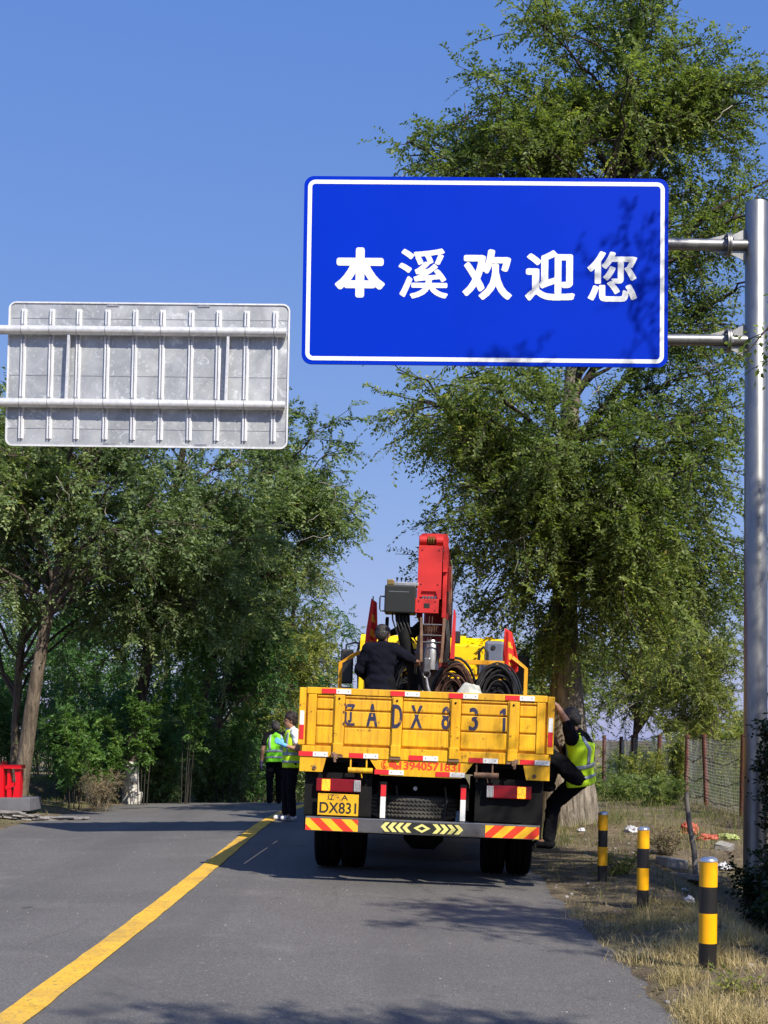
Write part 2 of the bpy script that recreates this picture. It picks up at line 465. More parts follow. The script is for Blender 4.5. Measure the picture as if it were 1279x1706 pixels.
M['leaf_dry'] = mat_leaf('dry_brush_leaf', [(0.0, (0.10, 0.085, 0.045)), (0.6, (0.20, 0.16, 0.085)), (1.0, (0.27, 0.19, 0.13))], 0.2)
M['straw'] = mat_leaf('dry_grass_blade', [(0.0, (0.11, 0.13, 0.04)), (0.25, (0.28, 0.23, 0.10)), (0.6, (0.46, 0.36, 0.18)), (1.0, (0.66, 0.54, 0.33))], 0.25, 0.7)
M['grass'] = mat_leaf('verge_grass_blade', [(0.0, (0.055, 0.095, 0.022)), (0.5, (0.12, 0.15, 0.04)), (0.8, (0.24, 0.22, 0.09)), (1.0, (0.38, 0.31, 0.15))], 0.3, 0.7)


# ------------------------------------------------------------------ object helpers
def tag(o, label=None, cat=None, group=None, kind=None):
    for k, v in (('label', label), ('category', cat), ('group', group), ('kind', kind)):
        if v:
            o[k] = v
    return o


def empty(name, loc=(0, 0, 0), rot=(0, 0, 0)):
    o = bpy.data.objects.new(name, None)
    o.empty_display_size = 0.2
    C.objects.link(o)
    o.location = loc
    o.rotation_euler = rot
    return o


def link(name, me, mats, parent=None, smooth=False):
    o = bpy.data.objects.new(name, me)
    C.objects.link(o)
    if not isinstance(mats, (list, tuple)):
        mats = [mats]
    for m in mats:
        me.materials.append(M[m] if isinstance(m, str) else m)
    if smooth:
        me.polygons.foreach_set('use_smooth', [True] * len(me.polygons))
    if parent:
        o.parent = parent
    return o


def np_mesh(name, V, F, matidx=None, attr=None, smooth=False):
    """V (n,3), F list of arrays (each (k,3) or (k,4))"""
    me = bpy.data.meshes.new(name)
    if not isinstance(F, (list, tuple)):
        F = [F]
    F = [f for f in F if len(f)]
    V = np.asarray(V, np.float32)
    me.vertices.add(len(V))
    me.vertices.foreach_set('co', V.ravel())
    loops = np.concatenate([f.ravel() for f in F]).astype(np.int32)
    tot = np.concatenate([np.full(len(f), f.shape[1], np.int32) for f in F])
    start = np.concatenate([[0], np.cumsum(tot)[:-1]]).astype(np.int32)
    me.loops.add(len(loops))
    me.loops.foreach_set('vertex_index', loops)
    me.polygons.add(len(tot))
    me.polygons.foreach_set('loop_start', start)
    if matidx is not None:
        me.polygons.foreach_set('material_index', np.asarray(matidx, np.int32))
    if smooth is not False:
        s = np.full(len(tot), True) if smooth is True else np.asarray(smooth)
        me.polygons.foreach_set('use_smooth', s)
    me.update(calc_edges=True)
    if attr is not None:
        a = me.attributes.new('tint', 'FLOAT', 'FACE')
        a.data.foreach_set('value', np.asarray(attr, np.float32))
    return me


class MB:
    """collects shapes, then builds one mesh object"""
    def __init__(s):
        s.bm = bmesh.new()

    def box(s, x0, x1, y0, y1, z0, z1, bev=0.0, rot=None, mi=0):
        g = bmesh.ops.create_cube(s.bm, size=1)['verts']
        c = Vector(((x0 + x1) / 2, (y0 + y1) / 2, (z0 + z1) / 2))
        for v in g:
            v.co = Vector((v.co.x * (x1 - x0), v.co.y * (y1 - y0), v.co.z * (z1 - z0)))
        if bev > 0:
            es = list({e for v in g for e in v.link_edges})
            r = bmesh.ops.bevel(s.bm, geom=es, offset=bev, segments=2, affect='EDGES', profile=0.6)
            g = list({v for f in r['faces'] for v in f.verts} | {v for v in g if v.is_valid})
        if rot is not None:
            for v in g:
                v.co = rot @ v.co
        for v in g:
            v.co += c
        if mi:
            for f in {f for v in g for f in v.link_faces}:
                f.material_index = mi
        return s

    def tube(s, pts, r, n=10, cap=True, mi=0):
        pts = [Vector(p) for p in pts]
        rs = r if isinstance(r, (list, tuple)) else [r] * len(pts)
        rings = []
        ref = None
        for i, p in enumerate(pts):
            d = (pts[min(i + 1, len(pts) - 1)] - pts[max(i - 1, 0)]).normalized()
            if ref is None:
                ref = d.orthogonal().normalized()
            u = (ref - d * ref.dot(d))
            u = u.normalized() if u.length > 1e-6 else d.orthogonal().normalized()
            ref = u
            w = d.cross(u)
            rings.append([s.bm.verts.new(p + (u * math.cos(a) + w * math.sin(a)) * rs[i]) for a in [2 * math.pi * k / n for k in range(n)]])
        fs = []
        for a, b in zip(rings, rings[1:]):
            for k in range(n):
                fs.append(s.bm.faces.new((a[k], a[(k + 1) % n], b[(k + 1) % n], b[k])))
        if cap:
            fs.append(s.bm.faces.new(rings[0][::-1]))
            fs.append(s.bm.faces.new(rings[-1]))
        for f in fs:
            f.material_index = mi
        return s

    def lathe(s, prof, n=32, axis='Z', mi=0, origin=(0, 0, 0)):
        o = Vector(origin)
        rings = []
        for r, h in prof:
            ring = []
            for k in range(n):
                a = 2 * math.pi * k / n
                p = {'Z': Vector((r * math.cos(a), r * math.sin(a), h)), 'X': Vector((h, r * math.cos(a), r * math.sin(a))), 'Y': Vector((r * math.sin(a), h, r * math.cos(a)))}[axis]
                ring.append(s.bm.verts.new(o + p))
            rings.append(ring)
        for a, b in zip(rings, rings[1:]):
            for k in range(n):
                s.bm.faces.new((a[k], a[(k + 1) % n], b[(k + 1) % n], b[k])).material_index = mi
        return s

    def prism(s, pts, y0, y1, mi=0):
        """outline in x,z extruded in y"""
        a = [s.bm.verts.new((p[0], y0, p[1])) for p in pts]
        b = [s.bm.verts.new((p[0], y1, p[1])) for p in pts]
        n = len(pts)
        fs = [s.bm.faces.new(a), s.bm.faces.new(b[::-1])]
        for k in range(n):
            fs.append(s.bm.faces.new((a[k], b[k], b[(k + 1) % n], a[(k + 1) % n])))
        for f in fs:
            f.material_index = mi
        return s

    def build(s, name, mats, parent=None, smooth=None, mat4=None):
        bm = s.bm
        bmesh.ops.recalc_face_normals(bm, faces=bm.faces)
        if mat4 is not None:
            bmesh.ops.transform(bm, matrix=mat4, verts=bm.verts)
        me = bpy.data.meshes.new(name)
        bm.to_mesh(me)
        bm.free()
        o = link(name, me, mats, parent)
        if smooth:
            me.polygons.foreach_set('use_smooth', [True] * len(me.polygons))
            me.set_sharp_from_angle(angle=R(smooth if smooth is not True else 40))
        return o


def box(name, mat, parent, x0, x1, y0, y1, z0, z1, bev=0.0, rot=None):
    return MB().box(x0, x1, y0, y1, z0, z1, bev, rot).build(name, mat, parent)


def tube(name, mat, parent, pts, r, n=10):
    return MB().tube(pts, r, n).build(name, mat, parent, 50)


def text_mesh(s, size, offset=0.0, extrude=0.0, sx=1.0):
    cu = bpy.data.curves.new('lettering', 'FONT')
    cu.body = s
    cu.size = size
    cu.offset = offset
    cu.extrude = extrude
    cu.resolution_u = 4
    cu.align_x = 'CENTER'
    cu.align_y = 'CENTER'
    cu.fill_mode = 'BOTH'
    o = bpy.data.objects.new('lettering', cu)
    C.objects.link(o)
    bpy.context.view_layer.update()
    me = bpy.data.meshes.new_from_object(o.evaluated_get(bpy.context.evaluated_depsgraph_get()))
    bpy.data.objects.remove(o)
    bpy.data.curves.remove(cu)
    me.materials.clear()
    co = np.zeros(len(me.vertices) * 3, np.float32)
    me.vertices.foreach_get('co', co)
    co = co.reshape(-1, 3)
    lo, hi = co.min(0), co.max(0)
    co[:, :2] -= (lo[:2] + hi[:2]) / 2
    out = np.stack([co[:, 0] * sx, -co[:, 2], co[:, 1]], 1)   # stands up, reads from -y
    me.vertices.foreach_set('co', out.ravel())
    me.update()
    return me


def glyph_mask(ch, n, dx, dy, asp):
    """filled cells of a character, n rows high, thickened by dx, dy cells"""
    if ch == '1':
        nc = max(4, int(round(n * asp)))
        Y, X = np.meshgrid((np.arange(n) + 0.5) / n, (np.arange(nc) + 0.5) / nc, indexing='ij')
        return ((X > 0.42) & (X < 0.86)) | ((X <= 0.42) & (Y > 0.74 + 0.26 * X * 0.6) & (Y < 0.86 + 0.30 * X))
    me = text_mesh(ch, 1.0)
    me.calc_loop_triangles()
    co = np.zeros(len(me.vertices) * 3, np.float32)
    me.vertices.foreach_get('co', co)
    co = co.reshape(-1, 3)[:, [0, 2]]
    tri = np.zeros(len(me.loop_triangles) * 3, np.int32)
    me.loop_triangles.foreach_get('vertices', tri)
    bpy.data.meshes.remove(me)
    lo, hi = co.min(0), co.max(0)
    kx, ky = int(math.ceil(dx)), int(math.ceil(dy))
    nc = max(4, int(round(n * asp)))
    q = (co - lo) / (hi - lo) * np.array([nc - 2 * kx, n - 2 * ky]) + np.array([kx, ky])
    mask = np.zeros((n, nc), bool)
    for a, b, c in q[tri.reshape(-1, 3)]:
        x0, x1 = int(max(0, min(a[0], b[0], c[0]) - 1)), int(max(a[0], b[0], c[0]) + 2)
        y0, y1 = int(max(0, min(a[1], b[1], c[1]) - 1)), int(max(a[1], b[1], c[1]) + 2)
        X, Y = np.meshgrid(np.arange(x0, min(x1, nc)) + 0.5, np.arange(y0, min(y1, n)) + 0.5)
        if not X.size:
            continue
        e = lambda p, r: (r[0] - p[0]) * (Y - p[1]) - (r[1] - p[1]) * (X - p[0])
        e0, e1, e2 = e(a, b), e(b, c), e(c, a)
        ins = ((e0 >= 0) & (e1 >= 0) & (e2 >= 0)) | ((e0 <= 0) & (e1 <= 0) & (e2 <= 0))
        mask[y0:min(y1, n), x0:min(x1, nc)] |= ins
    out = mask.copy()
    for i in range(-ky, ky + 1):
        for j in range(-kx, kx + 1):
            if (i / (dy + 1e-6)) ** 2 + (j / (dx + 1e-6)) ** 2 <= 1.0:
                sh = np.zeros_like(mask)
                sh[max(0, i):n + min(0, i), max(0, j):nc + min(0, j)] = mask[max(0, -i):n + min(0, -i), max(0, -j):nc + min(0, -j)]
                out |= sh
    return out


def text_fit(txt, w, h, bold=(0, 0), n=110, yf=None, cx=0.0, cz=0.0):
    """flat lettering as strips of paint; yf(x, z) gives the surface it is painted on"""
    m = glyph_mask(txt, n, bold[0], bold[1], w / h)
    nr, nc = m.shape
    V, F = [], []
    for r in range(nr):
        z0, z1 = cz - h / 2 + h * r / nr, cz - h / 2 + h * (r + 1) / nr
        c = 0
        while c < nc:
            if not m[r, c]:
                c += 1
                continue
            x0 = cx - w / 2 + w * c / nc
            y = yf(x0 + w / nc / 2, (z0 + z1) / 2) if yf else 0.0
            k = c
            while k < nc and m[r, k] and (not yf or yf(cx - w / 2 + w * (k + 0.5) / nc, (z0 + z1) / 2) == y):
                k += 1
            if y is not None:
                x1 = cx - w / 2 + w * k / nc
                i = len(V)
                V += [(x0, y, z0), (x1, y, z0), (x1, y, z1), (x0, y, z1)]
                F.append((i, i + 1, i + 2, i + 3))
            c = max(k, c + 1)
    me = bpy.data.meshes.new('lettering')
    me.from_pydata(V, [], F)
    return me


def rounded_rect(w, h, r, n=6):
    pts = []
    for cx, cz, a0 in ((w / 2 - r, h / 2 - r, 0), (-w / 2 + r, h / 2 - r, 90), (-w / 2 + r, -h / 2 + r, 180), (w / 2 - r, -h / 2 + r, 270)):
        for k in range(n + 1):
            a = R(a0 + 90 * k / n)
            pts.append((cx + r * math.cos(a), cz + r * math.sin(a)))
    return pts


# ------------------------------------------------------------------ road and ground
XC, YB, RAD = -1.95, 20.5, 80.0          # centre line, start of the bend, radius of the bend
HW_L, HW_R, FALL = 3.85, 3.65, 0.024


def sm(a, b, t):
    t = np.clip((t - a) / (b - a), 0, 1)
    return t * t * (3 - 2 * t)


def road_z(s, n):
    z = 0.15 * sm(9, 27, s) - 0.0060 * np.clip(s - 27, 0, 12) ** 2 - 0.144 * np.clip(s - 39, 0, 8)
    return z - FALL * np.abs(n)


def road_sn(X, Y):
    X, Y = np.asarray(X, float), np.asarray(Y, float)
    cx, cy = XC + RAD, YB
    dx, dy = X - cx, Y - cy
    rr = np.hypot(dx, dy)
    ang = np.arctan2(dy, -dx)
    s2 = YB + RAD * ang
    n2 = RAD - rr
    return np.where(Y <= YB, Y, s2), np.where(Y <= YB, X - XC, n2)


def road_pt(s, n):
    if s <= YB:
        return XC + n, s
    a = (s - YB) / RAD
    rr = RAD - n
    return XC + RAD - rr * math.cos(a), YB + rr * math.sin(a)


def fbm(X, Y, f=1.0, o=3):
    out = np.zeros(np.broadcast(X, Y).shape)
    amp = 1.0
    for k in range(o):
        out += amp * (np.sin(X * f * 1.7 + 1.3 * np.sin(Y * f * 1.1 + k)) * np.cos(Y * f * 1.45 + 1.7 * np.sin(X * f * 0.9 + 2 * k)))
        f *= 2.1
        amp *= 0.5
    return out


def ground_z(X, Y):
    X, Y = np.asarray(X, float), np.asarray(Y, float)
    s, n = road_sn(X, Y)
    s = np.clip(s, -50, 46)
    nr = n - HW_R
    nl = -n - HW_L
    edge = road_z(s, np.clip(n, -HW_L, HW_R))
    rough = 0.012 * fbm(X, Y, 2.3, 3) + 0.02 * fbm(X, Y, 0.5, 2)
    # right side: shoulder, ditch by the pole, low rise towards the big tree
    rise = 0.85 * sm(0.6, 3.5, np.abs(n) - 3.7) * (0.05 - np.minimum(edge, 0.05)) * sm(24, 30, Y)
    right = edge + rise + 0.012 + 0.05 * sm(0.1, 0.8, nr) - 0.62 * sm(1.0, 2.3, nr) * (1 - sm(15.5, 19, Y)) + 0.16 * sm(18, 24, Y) * sm(0.4, 2.0, nr)
    left = edge + rise + 0.012 + 0.05 * sm(0.1, 1.0, nl) + 0.30 * sm(1.4, 2.4, nl) * sm(18, 26, Y)
    off = np.where(n > 0, right, left) + rough * np.clip(np.where(n > 0, nr, nl) / 0.3, 0.25, 1)
    inside = edge - 0.05
    d = np.where(n > 0, nr, nl)
    w = sm(-0.22, 0.02, d + 0.05 * fbm(X, Y, 1.6, 3))
    z = inside * (1 - w) + off * w
    far = sm(60, 120, np.hypot(X, Y))
    return z * (1 - far) + (-0.6) * far


gx = np.concatenate([-np.geomspace(900, 13, 22), np.arange(-12.6, -7, 0.3), np.arange(-7, -5.2, 0.12), np.arange(-5.2, 1.2, 0.3), np.arange(1.2, 6.5, 0.09), np.arange(6.5, 13, 0.3), np.geomspace(13.3, 900, 22)])
gy = np.concatenate([-np.geomspace(400, 3, 14), np.arange(-2, 5, 0.5), np.arange(5, 26, 0.11), np.arange(26, 48, 0.3), np.geomspace(48.5, 1500, 30)])
GX, GY = np.meshgrid(gx, gy)
GZ = ground_z(GX, GY)
ny, nx = GX.shape
idx = np.arange(nx * ny).reshape(ny, nx)
quads = np.stack([idx[:-1, :-1], idx[:-1, 1:], idx[1:, 1:], idx[1:, :-1]], -1).reshape(-1, 4)
ground = link('ground', np_mesh('ground', np.stack([GX, GY, GZ], -1).reshape(-1, 3), quads, smooth=True), 'ground')
tag(ground, 'brown soil verge with dry grass beside the asphalt road', 'ground', kind='structure')


def road_sheet(name, n0, n1, s0, s1, ds, dz, mat, nn=2, wob=0.0, parent=None):
    ss = np.arange(s0, s1 + 1e-6, ds)
    V, F = [], []
    for i, s in enumerate(ss):
        for j in range(nn + 1):
            n = n0 + (n1 - n0) * j / nn
            w = wob * (mnoise.noise(Vector((s * 3.1, j * 7.3, 0))) + 0.6 * mnoise.noise(Vector((s * 11, j * 3, 4)))) if j in (0, nn) else 0
            x, y = road_pt(s, n + w)
            V.append((x, y, float(road_z(s, n)) + dz))
    k = nn + 1
    for i in range(len(ss) - 1):
        for j in range(nn):
            F.append((i * k + j, i * k + j + 1, (i + 1) * k + j + 1, (i + 1) * k + j))
    return link(name, np_mesh(name, np.array(V), np.array(F), smooth=True), mat, parent)


road = road_sheet('road', -HW_L, HW_R, -30, 50, 0.5, 0.0, 'asphalt', 10)
tag(road, 'grey asphalt road bending right behind the crane truck', 'road', kind='structure')
line = road_sheet('centre_line', -0.095, 0.095, -30, 50, 0.25, 0.005, 'line', 2, 0.011, road)
del GX, GY, GZ


# ------------------------------------------------------------------ cantilever sign facing the camera
def ring_frame(mb, w, h, r, t, y0, y1, mi=0):
    a = rounded_rect(w, h, r)
    b = rounded_rect(w - 2 * t, h - 2 * t, max(r - t, 0.01))
    n = len(a)
    vs = [[mb.bm.verts.new((p[0], y, p[1])) for p in pl] for pl in (a, b) for y in (y0, y1)]
    a0, a1, b0, b1 = vs
    for k in range(n):
        j = (k + 1) % n
        for q in ((a0[k], a0[j], b0[j], b0[k]), (a1[k], b1[k], b1[j], a1[j]), (a0[k], a1[k], a1[j], a0[j]), (b0[k], b0[j], b1[j], b1[k])):
            mb.bm.faces.new(q).material_index = mi


YS = 15.9
SW, SH = 4.08, 2.135
sign_c = at(808, 452, YS)
base = Vector((at(1264, 1300, YS).x, YS + 0.16, 0))
base.z = float(ground_z(base.x, base.y))
blue = empty('cantilever_road_sign', base)
tag(blue, 'large blue welcome sign with white characters on a galvanised cantilever pole', 'road sign')
sc_l = sign_c - base
panel_m = Matrix.Translation(sc_l) @ Matrix.Rotation(R(-0.6), 4, 'Z')
MB().prism(rounded_rect(SW, SH, 0.11, 8), 0.0, 0.022).build('panel', 'blue', blue, 30, panel_m)
mb = MB()
ring_frame(mb, SW - 0.085, SH - 0.085, 0.085, 0.046, -0.002, 0.001)
mb.build('border', 'white_film', blue, 30, panel_m)
for ch, px in zip('本溪欢迎您', (599.5, 705, 811.5, 916, 1019)):
    c = at(px, 453.5 + (px - 599) * 0.0195, YS) - base
    o = link('character', text_fit(ch, 0.56, 0.575, {'本': (9, 7.5), '溪': (4.0, 3.2), '您': (4.4, 3.4)}.get(ch, (6.2, 5.0)), 180), 'white_film', blue)
    o.matrix_local = Matrix.Translation(c + Vector((0, -0.0035 + (c.x - sc_l.x) * math.tan(R(-0.6)), 0))) @ Matrix.Rotation(R(-0.6), 4, 'Z')
pole_top = at(1262, 338, YS + 0.16).z - base.z
mb = MB().lathe([(0.001, 0.02), (0.132, 0.02), (0.130, 2.5), (0.127, pole_top - 0.012), (0.120, pole_top), (0.001, pole_top + 0.004)], 40)
mb.build('pole', 'galv', blue, 40)
MB().box(-0.26, 0.26, -0.26, 0.26, 0.0, 0.03, 0.004).build('base_plate', 'galv', blue)
for py in (408, 567):
    zc = at(1170, py, YS + 0.16).z - base.z
    xr = -0.118
    xl = sc_l.x - SW / 2 + 0.12
    xf = at(1212, py, YS + 0.16).x - base.x
    arm = MB().tube([(xl, 0.0, zc), (xf - 0.02, 0.0, zc)], 0.066, 24).build('arm', 'galv', blue, 50)
    MB().tube([(xf - 0.022, 0, zc), (xf - 0.003, 0, zc)], 0.135, 32).tube([(xf + 0.003, 0, zc), (xf + 0.022, 0, zc)], 0.135, 32).build('flange', 'galv', blue, 40)
    for k in range(8):
        a = 2 * math.pi * (k + 0.5) / 8
        p = Vector((xf, 0.105 * math.cos(a), zc + 0.105 * math.sin(a)))
        MB().tube([p + Vector((-0.045, 0, 0)), p + Vector((0.045, 0, 0))], 0.013, 6).build('flange_bolt', 'galv', blue)
    MB().tube([(xf + 0.022, 0, zc), (-0.10, 0, zc)], 0.066, 24).build('stub_arm', 'galv', blue, 50)
    mb = None
    MB().prism([(xf + 0.024, zc + 0.06), (xf + 0.024, zc + 0.10), (-0.12, zc + 0.19), (-0.12, zc + 0.06)], -0.006, 0.006).build('gusset', 'galv', blue)
    MB().prism([(xf + 0.024, zc - 0.06), (-0.12, zc - 0.06), (-0.12, zc - 0.19), (xf + 0.024, zc - 0.10)], -0.006, 0.006).build('gusset', 'galv', blue)
    MB().prism([(xf - 0.024, zc + 0.06), (xf - 0.22, zc + 0.064), (xf - 0.024, zc + 0.12)], -0.006, 0.006).build('gusset', 'galv', blue)
    MB().prism([(xf - 0.024, zc - 0.06), (xf - 0.024, zc - 0.12), (xf - 0.22, zc - 0.064)], -0.006, 0.006).build('gusset', 'galv', blue)
for k in range(9):                                   # channels on the sign's far side
    x = sc_l.x - SW / 2 + 0.25 + k * (SW - 0.5) / 8
    box('back_channel', 'rib_alu', blue, x - 0.035, x + 0.035, 0.055 - 0.02, 0.09, sc_l.z - SH / 2 + 0.1, sc_l.z + SH / 2 - 0.1)

# ------------------------------------------------------------------ cantilever sign seen from behind
YBK = 20.2
bc = at(246, 625, YBK)
BW, BH = 4.0, 2.06
bbase = Vector((bc.x - BW / 2 - 1.35, YBK - 0.16, 0))
bbase.z = float(ground_z(bbase.x, bbase.y))
bsign = empty('cantilever_road_sign', bbase)
tag(bsign, 'back of a bare aluminium road sign with ribs and two galvanised arms', 'road sign')
bl = bc - bbase
bm_ = Matrix.Translation(bl) @ Matrix.Rotation(R(0.2), 4, 'Y') @ Matrix.Rotation(R(-1.2), 4, 'Z')
MB().prism(rounded_rect(BW, BH, 0.10, 8), 0.0, 0.006).build('panel', 'sheet', bsign, 30, bm_)
MB().prism(rounded_rect(BW - 0.01, BH - 0.01, 0.10, 8), 0.0075, 0.010).build('sign_face', 'blue', bsign, 30, bm_)
mb = MB()
ring_frame(mb, BW + 0.012, BH + 0.012, 0.105, 0.022, -0.016, 0.012)
mb.build('rim', 'rib_alu', bsign, 30, bm_)
seam = [-0.78, -0.02, 0.80]
for i in range(4):                                   # the sheet is made of joined panels: a raised lap seam each
    if i < 3:
        MB().box(-BW / 2 + 0.03, BW / 2 - 0.03, -0.004, -0.001, seam[i] - 0.0035, seam[i] + 0.0035).build('seam', 'steel', bsign, None, bm_)
for sx in (-0.52, 0.78):
    for sz in (-1, 1):
        mb = MB()
        for k in range(5):
            mb.lathe([(0.011, 0), (0.009, -0.006), (0.001, -0.009)], 8, 'Y', origin=(sx + (k - 2) * 0.032, -0.001, sz * (BH / 2 - 0.035)))
        mb.box(sx - 0.085, sx + 0.085, -0.010, -0.001, sz * (BH / 2 - 0.035) - 0.017, sz * (BH / 2 - 0.035) + 0.017)
        mb.build('splice_plate', 'steel', bsign, None, bm_)
ZA = [0.60, -0.44]
for k in range(10):
    x = -BW / 2 + 0.215 + k * 0.3975 + 0.006 * math.sin(k * 2.3)
    mb = MB()
    mb.box(x - 0.040, x + 0.040, -0.008, -0.002, -0.93, 0.93)
    mb.box(x - 0.027, x - 0.019, -0.034, -0.007, -0.93, 0.93)
    mb.box(x + 0.019, x + 0.027, -0.034, -0.007, -0.93, 0.93)
    mb.box(x - 0.027, x - 0.008, -0.037, -0.033, -0.93, 0.93)
    mb.box(x + 0.008, x + 0.027, -0.037, -0.033, -0.93, 0.93)
    rib = mb.build('channel_rib', 'rib_alu', bsign, None, bm_)
    for za in ZA:                                    # strap and bolt that holds the rib to the arm
        mb = MB()
        pts = [(x + 0.0, -0.10 + 0.07 * -math.cos(a), za + 0.071 * math.sin(a)) for a in [R(-100 + 20 * q) for q in range(11)]]
        mb.tube(pts, 0.006, 6)
        mb.box(x - 0.022, x + 0.022, -0.055, -0.038, za - 0.115, za - 0.075, 0.004)
        mb.box(x - 0.022, x + 0.022, -0.055, -0.038, za + 0.075, za + 0.105, 0.004)
        mb.lathe([(0.010, -0.055), (0.010, -0.075), (0.001, -0.076)], 6, 'Y', origin=(x, 0, za - 0.096))
        mb.build('clamp', 'steel', rib, None, bm_)
for za in ZA:
    MB().tube([(-BW / 2 - 1.32, -0.105, za), (BW / 2 - 0.03, -0.105, za)], 0.065, 24).build('arm', 'galv_light', bsign, 50, bm_)
    MB().tube([(-BW / 2 - 0.9, -0.105, za), (-BW / 2 - 0.88, -0.105, za)], 0.13, 24).build('flange', 'galv_light', bsign, 50, bm_)
for sx in (-1.12, 1.14):
    MB().box(sx - 0.018, sx + 0.018, -0.13, -0.06, ZA[1] + 0.06, ZA[0] - 0.06, 0.003, Matrix.Rotation(R(1.0), 3, 'Y')).build('tie_bar', 'galv_light', bsign, None, bm_)
MB().lathe([(0.001, 0), (0.133, 0), (0.127, bl.z + 1.1), (0.001, bl.z + 1.11)], 32).build('pole', 'galv', bsign, 40)


# ------------------------------------------------------------------ crane truck
YT = 14.45
tg = at(709, 1215, YT) - Vector((0.041, 0, 0))
TRUCK_YAW, TRUCK_ROLL = R(-2.1), R(1.45)
n_t = tg.x - XC
truck = empty('crane_truck', (tg.x, YT, float(road_z(YT + 2, n_t)) - 0.036), (0, TRUCK_ROLL, TRUCK_YAW))
tag(truck, 'yellow flatbed truck with red folded crane stopped in the right lane', 'truck')
ZS = 0.0


def tb(name, mat, parent, *a, **k):
    return box(name, mat, parent, *a, **k)


# --- tailgate
TW = 1.205
tail = MB().box(-TW, TW, 0.022, 0.05, 1.29, 1.97).build('tailgate', 'yellow', truck)
box('top_rail', 'yellow', tail, -TW, TW, -0.014, 0.058, 1.915, 1.982, 0.008)
box('bottom_rail', 'yellow', tail, -TW - 0.03, TW + 0.03, -0.016, 0.056, 1.285, 1.395, 0.006)
RIBX = [-0.875, -0.295, 0.290, 0.870]
RIBW = 0.042
for x in RIBX:
    rb = box('rib', 'yellow', tail, x - RIBW, x + RIBW, -0.030, 0.03, 1.40, 1.912, 0.008)
    MB().lathe([(0.012, -0.0301), (0.010, -0.037), (0.001, -0.038)], 10, 'Y', origin=(x, 0, 1.875)).build('bolt', 'black', rb)
    hb = box('hinge_block', 'yellow', tail, x - 0.048, x + 0.048, -0.045, 0.0, 1.315, 1.43, 0.008)
    box('hinge_foot', 'rust_steel', hb, x - 0.055, x + 0.055, -0.035, 0.01, 1.285, 1.316, 0.004)
BAYS = [(-1.10, -0.935), (-0.815, -0.355), (-0.235, 0.23), (0.35, 0.81), (0.935, 1.10)]
SLATS = [(1.885, 1.912), (1.765, 1.877), (1.600, 1.757), (1.418, 1.592)]
bevs = {}
for (x0, x1) in BAYS:
    for z0, z1 in SLATS:
        box('slat', 'yellow', tail, x0, x1, -0.004, 0.03, z0 + 0.004, z1 - 0.004, 0.010)
    for x in (x0 - 0.014, x1 + 0.014):
        box('bay_frame', 'yellow', tail, x - 0.010, x + 0.010, -0.012, 0.028, 1.402, 1.912, 0.004)
for x in (-1.155, 1.155):
    box('side_stile', 'yellow', tail, x - 0.034, x + 0.034, -0.010, 0.03, 1.402, 1.912, 0.006)
for s in (-1, 1):
    po = box('corner_post', 'yellow', truck, s * 1.245 - 0.034, s * 1.245 + 0.034, -0.012, 0.09, 1.40, 1.975, 0.008)
    sk = MB().prism([(s * 1.25, 1.284), (s * 1.25, 1.135), (s * 1.02, 1.135), (s * 0.985, 1.284)], -0.010, 0.02).build('corner_skirt', 'yellow', truck)
    MB().lathe([(0.022, -0.011), (0.020, -0.022), (0.008, -0.024), (0.008, -0.015), (0.001, -0.015)], 14, 'Y', origin=(s * 1.10, 0, 1.175)).build('reflector_bolt', 'rust_steel', sk)
    lt = MB()
    lt.tube([(s * 0.905, -0.03, 1.34), (s * 0.90, -0.05, 1.30), (s * 0.895, -0.045, 1.24)], 0.014, 8)
    lt.box(s * 0.90 - 0.035, s * 0.90 + 0.035, -0.05, -0.02, 1.285, 1.325, 0.006)
    lt.tube([(s * 0.93, -0.045, 1.335), (s * 0.875, -0.055, 1.27)], 0.010, 8)
    lt.build('latch_pin', 'rust_steel', truck, 40)
    st = MB()
    x0 = s * 0.63
    st.box(x0 - 0.115, x0 - 0.100, -0.004, 0.006, 1.145, 1.284)
    st.box(x0 + 0.045, x0 + 0.060, -0.004, 0.006, 1.145, 1.284)
    st.tube([(x0 - 0.13, 0.0, 1.165), (x0 + 0.115, 0.0, 1.165)], 0.028, 12)
    st.tube([(x0, 0.0, 1.14), (x0 + 0.01, 0.0, 1.09)], 0.006, 6)
    st.build('step_bar', 'yellow' if s < 0 else 'rust_steel', truck, 40)
sk = MB().prism([(-0.55, 1.284), (-0.44, 1.125), (0.375, 1.125), (0.49, 1.284)], -0.006, 0.018).build('phone_skirt', 'yellow', truck)


def sticker(x, z, y=-0.016, vert=False, parent=tail, w=0.142, h=0.048):
    if vert:
        box('white_reflector', 'sticker_white', parent, x - 0.022, x + 0.022, y - 0.004, y + 0.001, z, z + w)
        box('red_reflector', 'sticker_red', parent, x - 0.022, x + 0.022, y - 0.004, y + 0.001, z - w, z - 0.001)
        return
    r = box('red_reflector', 'sticker_red', parent, x, x + w, y - 0.004, y + 0.001, z - h / 2, z + h / 2)
    q = box('white_reflector', 'sticker_white', parent, x + w + 0.001, x + 2 * w + 0.008, y - 0.004, y + 0.001, z - h / 2, z + h / 2)
    for dx in (0.022, 0.118):
        box('mark', 'ink', q, x + w + dx, x + w + dx + 0.007, y - 0.0052, y - 0.0042, z - 0.006, z + 0.006)


for zx in (130, 418, 662, 898):
    sticker((zx - 570) / 418.0 , 1.948, -0.016)
for zx in (38, 250, 500, 750, 965):
    sticker((zx - 566) / 418.0, 1.312, -0.018)
for zx in (367, 622):
    sticker((zx - 574) / 418.0, 1.158, -0.008, parent=sk)
for s, zz in ((-1, 1.60), (1, 1.62)):
    sticker(s * 1.245, zz, -0.014, True, truck)


